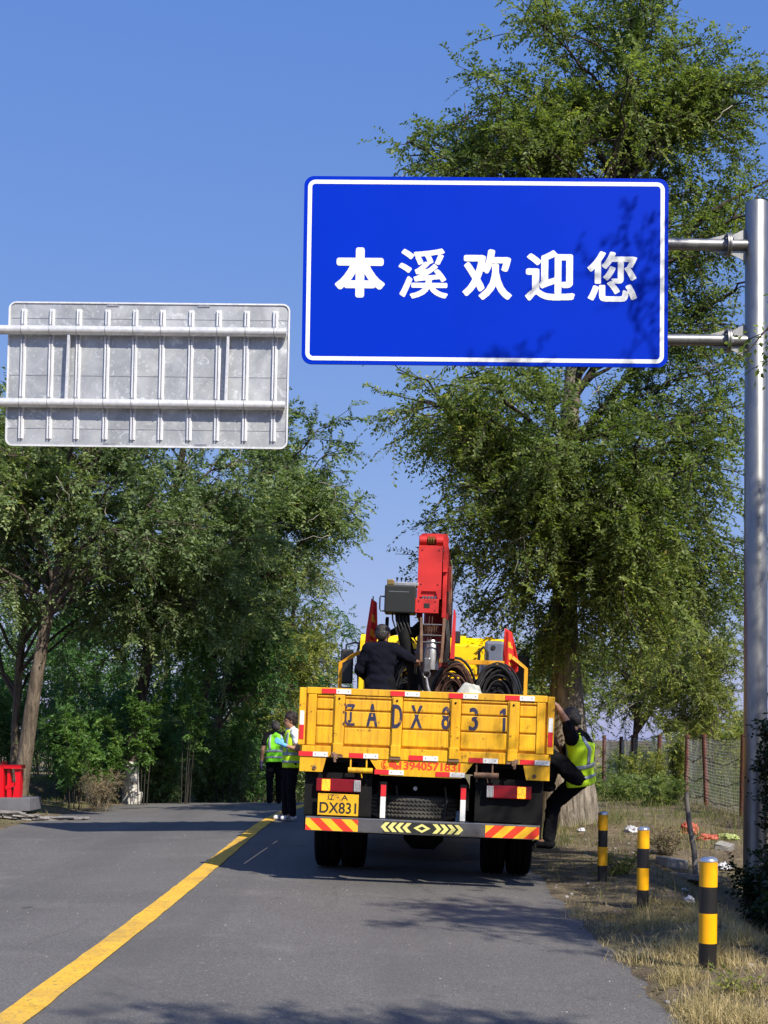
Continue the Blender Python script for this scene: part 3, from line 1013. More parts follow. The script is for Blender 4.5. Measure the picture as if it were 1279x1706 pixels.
def tail_y(x, z):
    for r in RIBX:
        if abs(x - r) < RIBW:
            return -0.0305
    for x0, x1 in BAYS:
        for q in (x0 - 0.014, x1 + 0.014):
            if abs(x - q) < 0.010:
                return -0.0125
    for x0, x1 in BAYS:
        if x0 + 0.004 < x < x1 - 0.004:
            for z0, z1 in SLATS:
                if z0 + 0.010 < z < z1 - 0.010:
                    return -0.0045
    return 0.0215


def paint_y(x, z):
    y = tail_y(x, z)
    return None if y is None else y - 0.0012


for ch, zx, w in (('辽', 245, 0.13), ('A', 342, 0.122), ('D', 447, 0.11), ('X', 528, 0.125), ('8', 651, 0.094), ('3', 767, 0.098), ('1', 890, 0.072)):
    link('stencil_character', text_fit(ch, w, 0.245, (2.2, 2.2) if ch != '1' else (0.6, 1), 84, paint_y, (zx - 568) / 418.0, 1.718), 'stencil', tail)
o = link('phone_number', text_fit('13940571831', 0.615, 0.088, (2.2, 1.6), 40), 'phone_red', sk)
o.location = (0.055, -0.0075, 1.232)
mb = MB()
mb.tube([(-0.395 + 0.035 * math.cos(a), -0.008, 1.235 + 0.042 * math.sin(a)) for a in [R(70 + 27 * k) for k in range(11)]], 0.004, 6)
mb.tube([(-0.392, -0.008, 1.262), (-0.412, -0.008, 1.245), (-0.408, -0.008, 1.225), (-0.388, -0.008, 1.208)], [0.009, 0.006, 0.006, 0.009], 6)
mb.build('telephone_mark', 'phone_red', sk)
mb = MB()
for cx, cz, r, k in ((-0.318, 1.240, 0.034, 1), (-0.283, 1.215, 0.027, -1)):
    pts = [(cx + 1.15 * r * math.cos(a), cz + 0.9 * r * math.sin(a)) for a in [2 * math.pi * q / 20 for q in range(20)]]
    pts[13 if k > 0 else 17] = (cx - k * r * 0.85, cz - r * 1.1)
    mb.prism(pts, -0.0085 - (0.001 if k < 0 else 0), -0.006)
mb.build('chat_bubble_mark', 'phone_red', sk)

# --- bed
box('bed_floor', 'black', truck, -1.2, 1.2, 0.06, 4.25, 1.24, 1.30)
for s in (-1, 1):
    sg = box('side_gate', 'yellow', truck, s * 1.235 - 0.025, s * 1.235 + 0.025, 0.10, 4.2, 1.30, 1.93, 0.006)
    for k in range(4):
        box('side_rib', 'yellow', sg, s * 1.272 - 0.012, s * 1.272 + 0.012, 0.3 + k * 1.2, 0.38 + k * 1.2, 1.30, 1.92)
    box('frame_rail', 'black', truck, s * 0.42 - 0.04, s * 0.42 + 0.04, 0.12, 8.9, 0.80, 1.06)
    box('bed_sill', 'black', truck, s * 0.62 - 0.05, s * 0.62 + 0.05, 0.06, 4.2, 1.06, 1.24)
    box('mudguard', 'black', truck, s * 0.93 - 0.29, s * 0.93 + 0.29, 0.42, 0.45, 0.52, 1.16)
    box('lamp_bracket', 'black', truck, s * 0.86 - 0.34, s * 0.86 + 0.34, 0.10, 0.16, 0.70, 1.13)
for y in np.arange(0.35, 4.2, 0.5):
    box('cross_member', 'black', truck, -1.15, 1.15, y - 0.03, y + 0.03, 1.16, 1.24)
box('rear_cross_member', 'black', truck, -0.38, 0.38, 0.95, 1.05, 0.88, 1.10)
for s in (-1, 1):
    bar = box('bumper_strut', 'black', truck, s * 0.40 - 0.033, s * 0.40 + 0.033, 0.02, 0.12, 0.66, 1.06)
    box('red_reflector', 'sticker_red', bar, s * 0.40 - 0.026, s * 0.40 + 0.026, 0.010, 0.019, 0.915, 1.03)
    box('white_reflector', 'sticker_white', bar, s * 0.40 - 0.026, s * 0.40 + 0.026, 0.010, 0.019, 0.70, 0.912)
bumper = box('rear_bumper', 'chrome', truck, -1.17, 1.17, -0.02, 0.06, 0.545, 0.69, 0.01)


def striped(x0, x1, flip, n=2.35):
    """diagonal red and yellow reflective stripes, each its own piece"""
    y0, y1, z0, z1 = -0.026, -0.0205, 0.553, 0.672
    w = 0.105
    x, k = x0 - 0.25, 0
    while x < x1 + 0.25:
        sl = (z1 - z0) * (1.1 if flip else -1.1)
        poly = [(x, z0), (x + w, z0), (x + w + sl, z1), (x + sl, z1)]
        def clip(poly, cx, keep):
            out = []
            for a, b in zip(poly, poly[1:] + poly[:1]):
                ia, ib = keep * (a[0] - cx) >= 0, keep * (b[0] - cx) >= 0
                if ia:
                    out.append(a)
                if ia != ib:
                    t = (cx - a[0]) / (b[0] - a[0])
                    out.append((cx, a[1] + t * (b[1] - a[1])))
            return out
        poly = clip(poly, x0, 1)
        if len(poly) > 2:
            poly = clip(poly, x1, -1)
        if len(poly) > 2:
            MB().prism(poly, y0, y1).build('stripe', 'sticker_red2' if k % 2 == 0 else 'sticker_yellow', bumper)
        x += w
        k += 1


striped(-1.165, -0.64, False)
striped(0.63, 1.165, True)
box('chevron_plate', 'ink', bumper, -0.385, 0.385, -0.026, -0.0205, 0.56, 0.668)
for k in range(4):
    for s in (-1, 1):
        x = s * (0.105 + k * 0.072)
        MB().prism([(x, 0.567), (x + s * -0.0, 0.567), (x + s * 0.034, 0.567), (x + s * 0.034 + s * 0.052, 0.614), (x + s * 0.034, 0.661), (x, 0.661), (x + s * 0.052, 0.614)] if False else
                   [(x, 0.567), (x + s * 0.046, 0.567), (x + s * 0.090, 0.614), (x + s * 0.046, 0.661), (x, 0.661), (x + s * 0.044, 0.614)], -0.0285, -0.0262).build('chevron', 'chev_yellow', bumper)
MB().prism([(-0.085, 0.614), (0, 0.570), (0.085, 0.614), (0, 0.658)], -0.0285, -0.0262).build('diamond', 'chev_yellow', bumper)
MB().prism([(-0.038, 0.614), (0, 0.594), (0.038, 0.614), (0, 0.634)], -0.0302, -0.0286).build('diamond_centre', 'ink', bumper)
for s in (-1, 1):
    zl = 1.005
    lamp = box('tail_lamp', 'lamp_red', truck, s * 0.855 - 0.225, s * 0.855 + 0.225, 0.03, 0.10, zl - 0.065, zl + 0.065, 0.012)
    xa = s * 0.98
    box('indicator', 'amber', lamp, xa - 0.042, xa + 0.042, 0.018, 0.035, zl - 0.058, zl + 0.058, 0.008)
    xw = s * 0.665
    box('reversing_lamp', 'lamp_clear', lamp, xw - 0.035, xw + 0.035, 0.018, 0.035, zl - 0.058, zl + 0.058, 0.008)
    for k in range(5):
        box('lens_fin', 'lamp_red' if False else 'lamp_clear', lamp, xw - 0.03 + k * 0.014, xw - 0.026 + k * 0.014, 0.012, 0.019, zl - 0.05, zl + 0.05)
plate = box('number_plate', 'plate', truck, -1.055, -0.645, 0.016, 0.024, 0.705, 0.92, 0.003)
for s_, w, h, cx, cz in (('辽', 0.075, 0.062, -0.925, 0.885), ('A', 0.07, 0.056, -0.785, 0.885), ('·', 0.015, 0.015, -0.852, 0.885), ('DX831', 0.375, 0.118, -0.85, 0.780)):
    o = link('plate_character', text_fit(s_, w, h, (1.5, 1.2), 44), 'ink', plate)
    o.location = (cx, 0.0145, cz)


# --- wheels
def wheel(x, y, w, r, double):
    t = MB()
    xs = (x,) if not double else (x, x - math.copysign(w * 1.12, x))
    root = None
    for i, cx in enumerate(xs):
        h = w / 2
        prof = [(r * 0.56, -h * 0.8), (r * 0.62, -h), (r * 0.90, -h * 1.02), (r * 0.985, -h * 0.86), (r, -h * 0.6), (r, -h * 0.32), (r * 0.965, -h * 0.30), (r * 0.965, -h * 0.22), (r, -h * 0.20), (r, h * 0.20), (r * 0.965, h * 0.22), (r * 0.965, h * 0.30), (r, h * 0.32), (r, h * 0.6), (r * 0.985, h * 0.86), (r * 0.90, h * 1.02), (r * 0.62, h), (r * 0.56, h * 0.8)]
        t.lathe(prof, 48, 'X', origin=(cx, y, r + 0.04))
    ty = t.build('wheel', 'rubber', truck, 30)
    s = math.copysign(1, x)
    MB().lathe([(0.001, 0.02 * s), (r * 0.16, 0.02 * s), (r * 0.18, 0.0), (r * 0.36, -0.01 * s), (r * 0.5, -0.03 * s), (r * 0.57, 0.05 * s)], 32, 'X', origin=(x, y, r + 0.04)).build('rim', 'steel', ty, 30)
    return ty


for s in (-1, 1):
    wheel(s * 1.06, 1.75, 0.255, 0.49, True)
    wheel(s * 1.02, 8.25, 0.27, 0.49, False)
MB().tube([(-1.0, 1.75, 0.49), (1.0, 1.75, 0.49)], 0.075, 16).build('rear_axle', 'black', truck, 40)
MB().tube([(-0.22, 1.75, 0.49), (-0.12, 1.75, 0.49), (0.12, 1.75, 0.49), (0.22, 1.75, 0.49)], [0.12, 0.22, 0.22, 0.12], 16).build('differential', 'black', truck, 40)
# spare wheel lying flat behind the bumper, zig-zag tread facing the camera
sp_r, sp_h = 0.44, 0.115
prof = [(sp_r * 0.55, -sp_h), (sp_r * 0.9, -sp_h * 1.04), (sp_r * 0.98, -sp_h * 0.9), (sp_r, -sp_h * 0.7)]
spare = MB().lathe(prof + [(sp_r * 0.985, 0)] + [(r_, -h_) for r_, h_ in prof[::-1]], 48, 'Z', origin=(-0.10, 0.62, 0.80)).build('spare_wheel', 'spare', truck, 30)
for row in range(5):
    zz = 0.80 + (row - 2) * 0.040
    pts = []
    for k in range(61):
        a = R(190 + 160 * k / 60)
        rr = sp_r + 0.002
        pts.append((-0.10 + rr * math.cos(a), 0.62 + rr * math.sin(a), zz + (0.008 if k % 2 else -0.008)))
    MB().tube(pts, 0.0125, 5).build('tread_block', 'spare', spare)
MB().lathe([(0.001, -0.02), (0.02, -0.02), (0.024, 0.0), (0.001, 0.0)], 12, 'Y', origin=(-0.085, 0.19, 1.0)).build('air_fitting', 'steel', truck)
for x in (-0.28, 0.22):
    MB().tube([(x, 0.25, 1.02), (x + 0.02, 0.27, 0.86), (x - 0.015, 0.26, 0.66)], 0.012, 8).build('air_hose', 'cable', truck, 40)
for s in (-1, 1):
    box('tool_box', 'black', truck, s * 0.86 - 0.32, s * 0.86 + 0.32, 2.7, 4.1, 0.38, 1.05, 0.02)
    box('outrigger_beam', 'black', truck, s * 0.85 - 0.35, s * 0.85 + 0.35, 4.3, 4.7, 0.45, 0.75, 0.02)
    MB().tube([(s * 0.86, 4.9, 0.72), (s * 0.86, 6.1, 0.72)], 0.30, 24).build('fuel_tank', 'black', truck, 40)
box('gearbox', 'black', truck, -0.36, 0.36, 3.0, 7.6, 0.42, 0.95, 0.05)
box('front_axle_beam', 'black', truck, -1.0, 1.0, 8.15, 8.35, 0.38, 0.62, 0.03)
box('side_step', 'black', truck, 1.13, 1.42, 0.32, 0.62, 0.40, 0.425)
MB().tube([(1.16, 0.47, 0.41), (1.16, 0.47, 1.2)], 0.016, 8).build('step_hanger', 'black', truck)

# --- headboard rail frame between bed and crane
YH = 3.95
MB().tube([(-1.17, YH, 1.3), (-1.17, YH, 2.43), (-0.95, YH, 2.565), (-0.78, YH, 2.565)], 0.032, 4).build('rail_frame', 'rail_yellow', truck)
MB().tube([(1.20, YH, 1.3), (1.20, YH, 2.44), (1.02, YH, 2.575)], 0.032, 4).build('rail_frame', 'rail_yellow', truck)
box('rail_bar', 'rail_yellow', truck, 0.03, 0.92, YH - 0.03, YH + 0.03, 2.47, 2.525, 0.004)
box('rail_bar', 'rail_yellow', truck, -0.52, -0.35, YH - 0.03, YH + 0.03, 2.50, 2.555, 0.004)
box('rail_post', 'rail_yellow', truck, -0.50, -0.44, YH - 0.02, YH + 0.04, 1.3, 2.50, 0.004)
box('rail_post', 'rail_yellow', truck, 0.86, 0.915, YH - 0.02, YH + 0.04, 1.3, 2.47, 0.004)

box('coil_backing', 'black', truck, -0.42, 1.12, YH - 0.06, YH - 0.035, 1.3, 2.28, 0.004)  # added black backing that darkens the gaps inside the cable coils

# --- cab
CY = 1.40
cab = MB().prism([(5.25 + CY, 1.05), (7.15 + CY, 1.05), (7.22 + CY, 1.7), (7.08 + CY, 2.1), (6.75 + CY, 2.92), (6.5 + CY, 3.0), (5.40 + CY, 3.0), (5.25 + CY, 2.90)], -1.09, 1.09).build('cab', 'cab_yellow', truck, 30, Matrix(((0, 1, 0, 0), (1, 0, 0, 0), (0, 0, 1, 0), (0, 0, 0, 1))))
for z0, z1 in ((1.30, 1.86), (1.92, 2.40), (2.46, 2.88)):
    box('rear_panel', 'cab_yellow', cab, -1.0, 1.0, 5.215 + CY, 5.26 + CY, z0, z1, 0.014)
for k in range(5):
    box('roof_rib', 'cab_yellow', cab, -0.8 + k * 0.4 - 0.06, -0.8 + k * 0.4 + 0.06, 5.42 + CY, 6.4 + CY, 2.995, 3.03, 0.01)
box('rear_window', 'glass', cab, -0.45, -0.05, 5.205 + CY, 5.214 + CY, 2.52, 2.80, 0.002)
for s in (-1, 1):
    box('side_window', 'glass', cab, s * 1.092 - 0.004, s * 1.092 + 0.004, 5.9 + CY, 6.75 + CY, 2.2, 2.76)
    mx = s * 1.37
    mir = box('mirror', 'black_plastic', truck, mx - 0.10, mx + 0.10, 8.0, 8.08, 2.30, 2.84, 0.03)
    MB().tube([(s * 1.05, 7.95, 2.90), (s * 1.25, 8.0, 2.95), (mx + s * 0.02, 8.04, 2.91), (mx + s * 0.02, 8.04, 2.8)], 0.016, 8).build('mirror_arm', 'black_plastic', mir, 40)
    box('lower_mirror', 'black_plastic', mir, mx - 0.10, mx + 0.10, 8.0, 8.08, 2.04, 2.25, 0.03)
    tube('a_pillar_rail', 'black_plastic', cab, [(s * 1.08, 6.72, 2.0), (s * 1.13, 6.75, 2.75), (s * 1.08, 6.9, 2.97)], 0.02, 8)
ac = box('air_duct', 'blue_grey', truck, 0.72, 1.00, 6.0, 6.16, 2.38, 2.92, 0.045)
MB().lathe([(0.035, -0.005), (0.03, -0.015), (0.001, -0.015)], 16, 'Y', origin=(0.84, 6.0, 2.82)).build('duct_port', 'black_plastic', ac)
MB().tube([(0.64, 5.96, 2.42), (0.64, 5.93, 2.75), (0.70, 5.92, 2.82), (0.76, 5.93, 2.75), (0.76, 5.96, 2.42)], 0.02, 8).build('duct_handle', 'black_plastic', ac, 40)
MB().tube([(0.70, 5.7, 1.9), (0.70, 5.7, 2.6)], 0.055, 16).build('exhaust_pipe', 'steel', truck, 40)

# --- crane
YC = 4.45
box('crane_base', 'black', truck, -0.75, 0.75, YC - 0.25, YC + 0.40, 1.06, 1.75, 0.02)
MB().lathe([(0.34, 1.75), (0.34, 1.9), (0.24, 1.95), (0.22, 2.45), (0.27, 2.5), (0.27, 2.62), (0.21, 2.66), (0.20, 3.0)], 32, 'Z', origin=(-0.01, YC + 0.1, 0)).build('crane_column', 'rust_steel', truck, 30)
crane_from = set(truck.children)
boom = empty('crane_boom', (-0.05, YC, 0), (0, 0, R(-1.3)))
boom.parent = truck
MB().prism([(-0.155, 3.23), (-0.155, 3.93), (0.155, 3.93), (0.155, 3.23), (0.115, 3.23), (0.085, 3.33), (-0.10, 3.33), (-0.13, 3.23)], -0.30, -0.27).build('boom_end_plate', 'red', boom)
for sx in (-0.11, 0.11):
    for sz in (3.42, 3.87):
        MB().lathe([(0.012, -0.301), (0.010, -0.308), (0.001, -0.309)], 8, 'Y', origin=(sx, 0, sz)).build('cover_bolt', 'red_dark', boom)
MB().box(-0.13, 0.13, -0.265, 2.4, 3.25, 3.90, 0.01).build('boom_section', 'red', boom)
MB().box(-0.115, 0.115, 2.42, 3.6, 3.33, 3.80, 0.01).build('boom_section', 'red', boom)
MB().box(-0.160, -0.134, -0.24, 1.2, 3.0, 4.02, 0.008).build('boom_cheek', 'red_dark', boom)
MB().prism([(-0.15, 3.935), (-0.165, 4.06), (-0.12, 4.10), (0.20, 4.10), (0.225, 4.05), (0.225, 3.6), (0.165, 3.6), (0.165, 3.935)], -0.20, -0.12).build('boom_head', 'red', boom)
MB().tube([(-0.15, -0.25, 4.0), (-0.055, -0.25, 4.0)], 0.062, 20).build('pivot_pin', 'red', boom, 40)
MB().tube([(0.07, -0.25, 4.0), (0.16, -0.25, 4.0)], 0.062, 20).build('pivot_pin', 'red', boom, 40)
mb = MB()
for k in range(3):
    mb.lathe([(0.03, -0.011), (0.062, -0.011), (0.05, 0), (0.062, 0.011), (0.03, 0.011)], 24, 'X', origin=(-0.028 + k * 0.032, -0.25, 4.0))
mb.build('sheave', 'brass', boom, 30)
MB().box(0.168, 0.222, -0.16, 1.6, 3.0, 4.0, 0.008).build('boom_cheek', 'red', boom)
MB().box(0.226, 0.27, 0.2, 1.9, 2.9, 3.72, 0.008).build('boom_cheek', 'red_dark', boom)
lo = box('lower_end_plate', 'red', boom, -0.175, 0.13, -0.36, -0.27, 3.04, 3.225, 0.006)
for dz in (0.0,):
    box('socket_shade_patch', 'ink', lo, -0.06, 0.015, -0.364, -0.359, 3.105, 3.165)  # flat black patch painted in for the dark of the square hole
for sx in (-0.13, 0.085):
    for sz in (3.075, 3.19):
        MB().lathe([(0.010, -0.361), (0.008, -0.367), (0.001, -0.368)], 8, 'Y', origin=(sx, 0, sz)).build('plate_bolt', 'ink', lo)
box('gear_housing', 'black', boom, -0.13, 0.11, -0.255, -0.02, 3.10, 3.33)
mb = MB()
for k in range(5):
    mb.box(-0.09 + k * 0.04, -0.065 + k * 0.04, -0.27, -0.25, 3.235, 3.27)
mb.build('gear_tooth', 'chrome', boom)
rack = empty('luffing_rack', (0, YC, 0))
rack.parent = truck
for x in (-0.135, 0.145):
    MB().box(x - 0.018, x + 0.018, -0.36, -0.30, 2.44, 3.02, 0.004, Matrix.Rotation(R(-1.5 if x < 0 else 2.0), 3, 'Y')).build('rack_rail', 'rust_steel', rack)
for z in (2.70, 2.79, 2.93):
    MB().tube([(-0.14, -0.34, z), (0.14, -0.34, z)], 0.010, 8).build('rack_rung', 'chrome', rack, 40)
for k in range(7):
    x = -0.095 + k * 0.030
    pts = [(x + 0.010 * math.cos(q * 1.3), -0.25 + 0.010 * math.sin(q * 1.3), 2.80 + q * 0.0038) for q in range(40)]
    MB().tube(pts, 0.0035, 4).build('spring', 'rust_steel', rack)
MB().tube([(0.0, -0.18, 2.35), (0.0, -0.18, 2.55), (0.0, -0.18, 2.66), (0.0, -0.18, 2.74)], [0.105, 0.115, 0.10, 0.07], 20).build('slew_motor', 'steel', rack, 40)
# hook block
hook = empty('hook_block', (-0.05, YC - 0.34, 0))
hook.parent = truck
MB().box(-0.045, 0.045, -0.03, 0.03, 2.30, 2.50, 0.02).build('block', 'chrome', hook)
MB().tube([(0.045 * math.cos(a), 0, 2.285 + 0.05 * math.sin(a)) for a in [R(160 + 22 * k) for k in range(12)]], 0.011, 8).build('hook_shackle', 'chrome', hook, 50)
MB().tube([(0, 0, 2.235), (0.02, 0, 2.12), (0.045, 0, 2.06), (0.02, 0, 2.0), (-0.03, 0, 2.02), (-0.045, 0, 2.07)], [0.016, 0.022, 0.026, 0.024, 0.016, 0.008], 10).build('hook', 'steel', hook, 50)
for x in (-0.02, 0.02):
    MB().tube([(x, 0, 2.5), (x + 0.03, 0.02, 3.05)], 0.006, 6).build('hoist_rope', 'rust_cable', hook)
# right side plate and cylinder
MB().prism([(0.225, 2.50), (0.285, 2.50), (0.285, 3.06), (0.27, 3.14), (0.25, 3.14)], -0.10, 0.5).build('crane_side_plate', 'red', truck, None, Matrix.Translation((0.02, YC - 0.2, 0)))
MB().prism([(0.13, 2.40), (0.22, 2.40), (0.22, 3.1), (0.13, 3.1)], 0.05, 0.5).build('crane_side_plate', 'red_dark', truck, None, Matrix.Translation((0, YC - 0.2, 0)))
MB().tube([(0.20, YC - 0.18, 2.45), (0.19, YC - 0.05, 3.4)], 0.022, 12).build('lift_cylinder', 'rust_steel', truck, 40)
MB().tube([(0.235, YC - 0.22, 2.50), (0.225, YC - 0.1, 3.75)], 0.012, 8).build('hydraulic_pipe', 'rust_steel', truck, 40)
for q in range(3):
    MB().tube([(0.16 + q * 0.02, YC - 0.28, 3.0), (0.20 + q * 0.015, YC - 0.33, 2.75), (0.17 + q * 0.02, YC - 0.3, 2.45)], 0.010, 8).build('hydraulic_hose', 'cable', truck, 40)
box('limit_switch', 'black_plastic', truck, 0.30, 0.375, YC - 0.05, YC + 0.05, 2.72, 2.88, 0.01)
# control seat box on its post, left of the boom
cb = box('control_box', 'box_grey', truck, -0.635, -0.225, YC - 0.35, YC + 0.05, 3.07, 3.43, 0.018)
box('lever_tray', 'steel', cb, -0.52, -0.20, YC - 0.30, YC - 0.02, 3.432, 3.475, 0.006)
box('gauge', 'brass', cb, -0.61, -0.52, YC - 0.33, YC - 0.20, 3.432, 3.505, 0.008)
for k in range(4):
    x = -0.485 + k * 0.057
    MB().tube([(x, YC - 0.2, 3.475), (x, YC - 0.2, 3.50), (x, YC - 0.2, 3.505), (x + 0.003, YC - 0.21, 3.545)], [0.004, 0.005, 0.009, 0.017], 8).build('lever', 'ink', cb, 40)
MB().tube([(-0.635, YC - 0.3, 3.28), (-0.69, YC - 0.3, 3.28), (-0.695, YC - 0.3, 3.26), (-0.695, YC - 0.3, 3.12), (-0.68, YC - 0.3, 3.09), (-0.635, YC - 0.3, 3.09)], 0.010, 8).build('handrail', 'black_plastic', cb, 40)
box('score_mark', 'steel', cb, -0.58, -0.32, YC - 0.3525, YC - 0.3505, 3.342, 3.348)
box('box_post', 'black', truck, -0.63, -0.59, YC - 0.1, YC - 0.05, 1.7, 3.07)
MB().tube([(-0.40, YC - 0.1, 3.07), (-0.36, YC - 0.15, 2.75), (-0.26, YC - 0.1, 2.45), (-0.16, YC, 1.9)], [0.10, 0.085, 0.08, 0.1], 12).build('valve_stack', 'black', truck, 40)
for k in range(5):
    x = -0.53 + k * 0.045
    MB().tube([(x, YC - 0.2, 3.07), (x + 0.01, YC - 0.24, 2.98), (x + 0.07, YC - 0.2, 2.82), (x + 0.16, YC - 0.12, 2.70)], 0.011, 8).build('control_hose', 'cable', truck, 40)
MB().tube([(-0.62, YC + 0.1, 2.8), (-0.45, YC + 0.12, 2.88), (-0.25, YC + 0.1, 2.85), (-0.14, YC + 0.05, 2.95)], [0.03, 0.06, 0.08, 0.07], 12).build('hydraulic_block', 'black', truck, 40)


# the boom, its controls and the hook overhang the front of the bed: set them that far back
bpy.context.view_layer.update()
for o in truck.children:
    if o not in crane_from and not o.name.startswith('box_post'):
        l_ = o.location
        o.location = (0.908 * l_.x, 0.908 * l_.y + 4.45 * 0.092 - 1.62, 0.908 * l_.z + 0.138 + (0.085 if o.name.startswith('crane_boom') else 0.05))
        o.scale = (0.908, 0.908, 0.908)
box('control_post', 'black', truck, -0.57, -0.53, YC - 1.62, YC - 1.57, 1.30, 2.93)
MB().box(-0.13, 0.13, 4.2, 4.75, 2.4, 3.3, 0.03).build('crane_turret', 'red_dark', truck)


# --- flags on the truck
def flag(x, y, z0, z1, w, lean, label):
    f = empty('flag', (x, y, 0))
    f.parent = truck
    f['label'] = label
    MB().tube([(0, 0, 1.35), (lean * 0.6, 0, z1 + 0.03)], 0.009, 8).build('flagpole', 'stick', f, 40)
    rnd = random.Random(int(x * 100))
    V, F, K = [], [], 14
    for i in range(K + 1):
        t = i / K
        for j in range(9):
            u = j / 8
            fold = math.sin(u * 9 + t * 2.2) * 0.028 * (0.4 + t)
            wid = w * (0.5 + 0.5 * min(1, t * 1.6)) * (1 if t < 0.93 else 1 - (t - 0.93) * 4 * u)
            xx = lean * 0.6 * (1 - t) + (u - 0.3) * wid
            V.append((xx, fold - 0.02, z1 - t * (z1 - z0) - 0.05 * u))
    for i in range(K):
        for j in range(8):
            a = i * 9 + j
            F.append((a, a + 1, a + 10, a + 9))
    me = bpy.data.meshes.new('flag_cloth')
    me.from_pydata(V, [], F)
    cl = link('flag_cloth', me, ['flag', 'flag_print'], f, True)
    for i, p in enumerate(me.polygons):
        r_, c_ = divmod(i, 8)
        if c_ in (3, 4) and r_ in (4, 5, 8, 9, 11) or (c_ == 5 and r_ in (5, 9)):
            p.material_index = 1
    so = cl.modifiers.new('thickness', 'SOLIDIFY')
    so.thickness = 0.003
    return f


flag(-0.83, 4.0, 2.62, 3.27, 0.15, 0.07, 'slim red flag with yellow print tied to the left of the crane')
flag(0.97, 4.0, 2.42, 2.95, 0.19, -0.05, 'red flag hanging at the right end of the rail')


def truck_world(p):
    return truck_mat @ Vector(p)


truck_mat = Matrix.Translation(truck.location) @ truck.rotation_euler.to_matrix().to_4x4()


# ------------------------------------------------------------------ things on the truck bed
def coil(x, y, zc, rw, rh, mat, n, label, seed, tilt=0.0):
    rnd = random.Random(seed)
    root = empty('cable_coil', truck_world((x, y, zc - rh)), truck.rotation_euler)
    tag(root, label, 'cable', 'cable coils hung on the truck bed')
    for k in range(n):
        a0 = rnd.uniform(0, 6.28)
        kr = rnd.uniform(0.12, 1.0) if k % 3 else rnd.uniform(0.88, 1.0)
        dy = rnd.uniform(-0.12, 0.12)
        ph = rnd.uniform(0, 6.28)
        ox_ = rnd.uniform(-0.05, 0.05)
        pts = []
        for q in range(29):
            a = 2 * math.pi * q / 28
            rx = rw * kr * (1 + 0.04 * math.sin(3 * a + ph))
            rz = rh * kr * (1 + 0.03 * math.sin(2 * a + ph))
            sag = 1.0 if math.sin(a) > 0 else 0.82
            pts.append((ox_ + rx * math.cos(a) * sag, dy + 0.02 * math.sin(2 * a + ph), rh + rz * math.sin(a)))
        MB().tube(pts, rnd.uniform(0.011, 0.017), 6, False).build('strand', mat, root, 60)
    return root


coil(-0.32, 3.35, 1.88, 0.19, 0.62, 'cable', 46, 'slack black cable coil beside the worker standing on the truck bed', 1)
coil(0.27, 3.42, 1.93, 0.24, 0.52, 'rust_cable', 44, 'middle cable coil of rusty wire rope in front of the yellow cab', 2)
coil(0.27, 3.37, 1.93, 0.29, 0.60, 'cable', 6, 'thick black hose looped round the rusty wire rope coil', 5)
coil(0.82, 3.42, 1.88, 0.28, 0.58, 'cable', 50, 'rightmost black cable coil below the right red flag', 3)


def lump(name, mat, loc, size, seed, amp=0.25, label=None, cat=None, group=None, rot=0, parent=None, flat=True, sub=4, freq=2.2):
    bm = bmesh.new()
    bmesh.ops.create_icosphere(bm, subdivisions=sub, radius=1)
    off = Vector((seed * 3.1, seed * 1.7, seed * 5.3))
    for v in bm.verts:
        p = v.co.copy()
        k = 1 + amp * mnoise.fractal(p * freq + off, 0.8, 2.2, 4)
        k += amp * 0.35 * abs(mnoise.noise(p * freq * 2.6 + off))
        q = p * k
        if flat and q.z < -0.25:
            q.z = -0.25 + (q.z + 0.25) * 0.12
        v.co = Vector((q.x * size[0], q.y * size[1], (q.z + 0.25) * size[2]))
    me = bpy.data.meshes.new(name)
    bm.to_mesh(me)
    bm.free()
    o = link(name, me, mat, parent, True)
    o.location = loc
    o.rotation_euler = (0, 0, rot)
    if label:
        tag(o, label, cat, group)
    return o


lump('canvas_sack', 'sack', truck_world((0.46, 0.75, 1.305)), (0.235, 0.30, 0.64), 3, 0.08, 'pale grey canvas sack poking above the tailgate', 'sack')



# ------------------------------------------------------------------ bollards
def gz(x, y):
    return float(ground_z(x, y))


def bollard(px, py_bottom, h, r, label, lean):
    Y = 3600.0 / (py_bottom - HORIZON)
    for _ in range(6):
        p = at(px, py_bottom, Y)
        Y *= 1 + 0.35 * (p.z - gz(p.x, p.y)) / 1.5
    p = at(px, py_bottom, Y)
    root = empty('bollard', (p.x, p.y, gz(p.x, p.y)), (R(lean[0]), R(lean[1]), 0))
    tag(root, label, 'bollard', 'striped bollards along the right verge')
    b = h / 4.0
    tops = [0.0, h * 0.235, h * 0.505, h * 0.745, h * 0.985]
    for k in range(4):
        e = 0.0012 if k % 2 else 0.0
        MB().lathe([(r + e, (-0.25 if k == 0 else tops[k])), (r + e, tops[k + 1])], 32).build('black_band' if k % 2 == 0 else 'yellow_band', 'boll_black' if k % 2 == 0 else 'boll_yellow', root, 60)
    MB().lathe([(r + 0.003, h * 0.972), (r + 0.003, h * 0.987), (r * 0.9, h * 1.002), (r * 0.6, h * 1.014), (0.001, h * 1.02)], 32).build('cap', 'boll_cap', root, 50)
    return root


bollard(1178, 1612, 0.745, 0.060, 'nearest yellow and black striped bollard at the lower right', (0.3, 0.4))
bollard(1070, 1513, 0.725, 0.053, 'middle striped bollard of the three on the right verge', (-0.4, 0.5))
bollard(1003, 1468, 0.72, 0.050, 'farthest striped bollard standing closest to the truck', (0.5, 0.3))

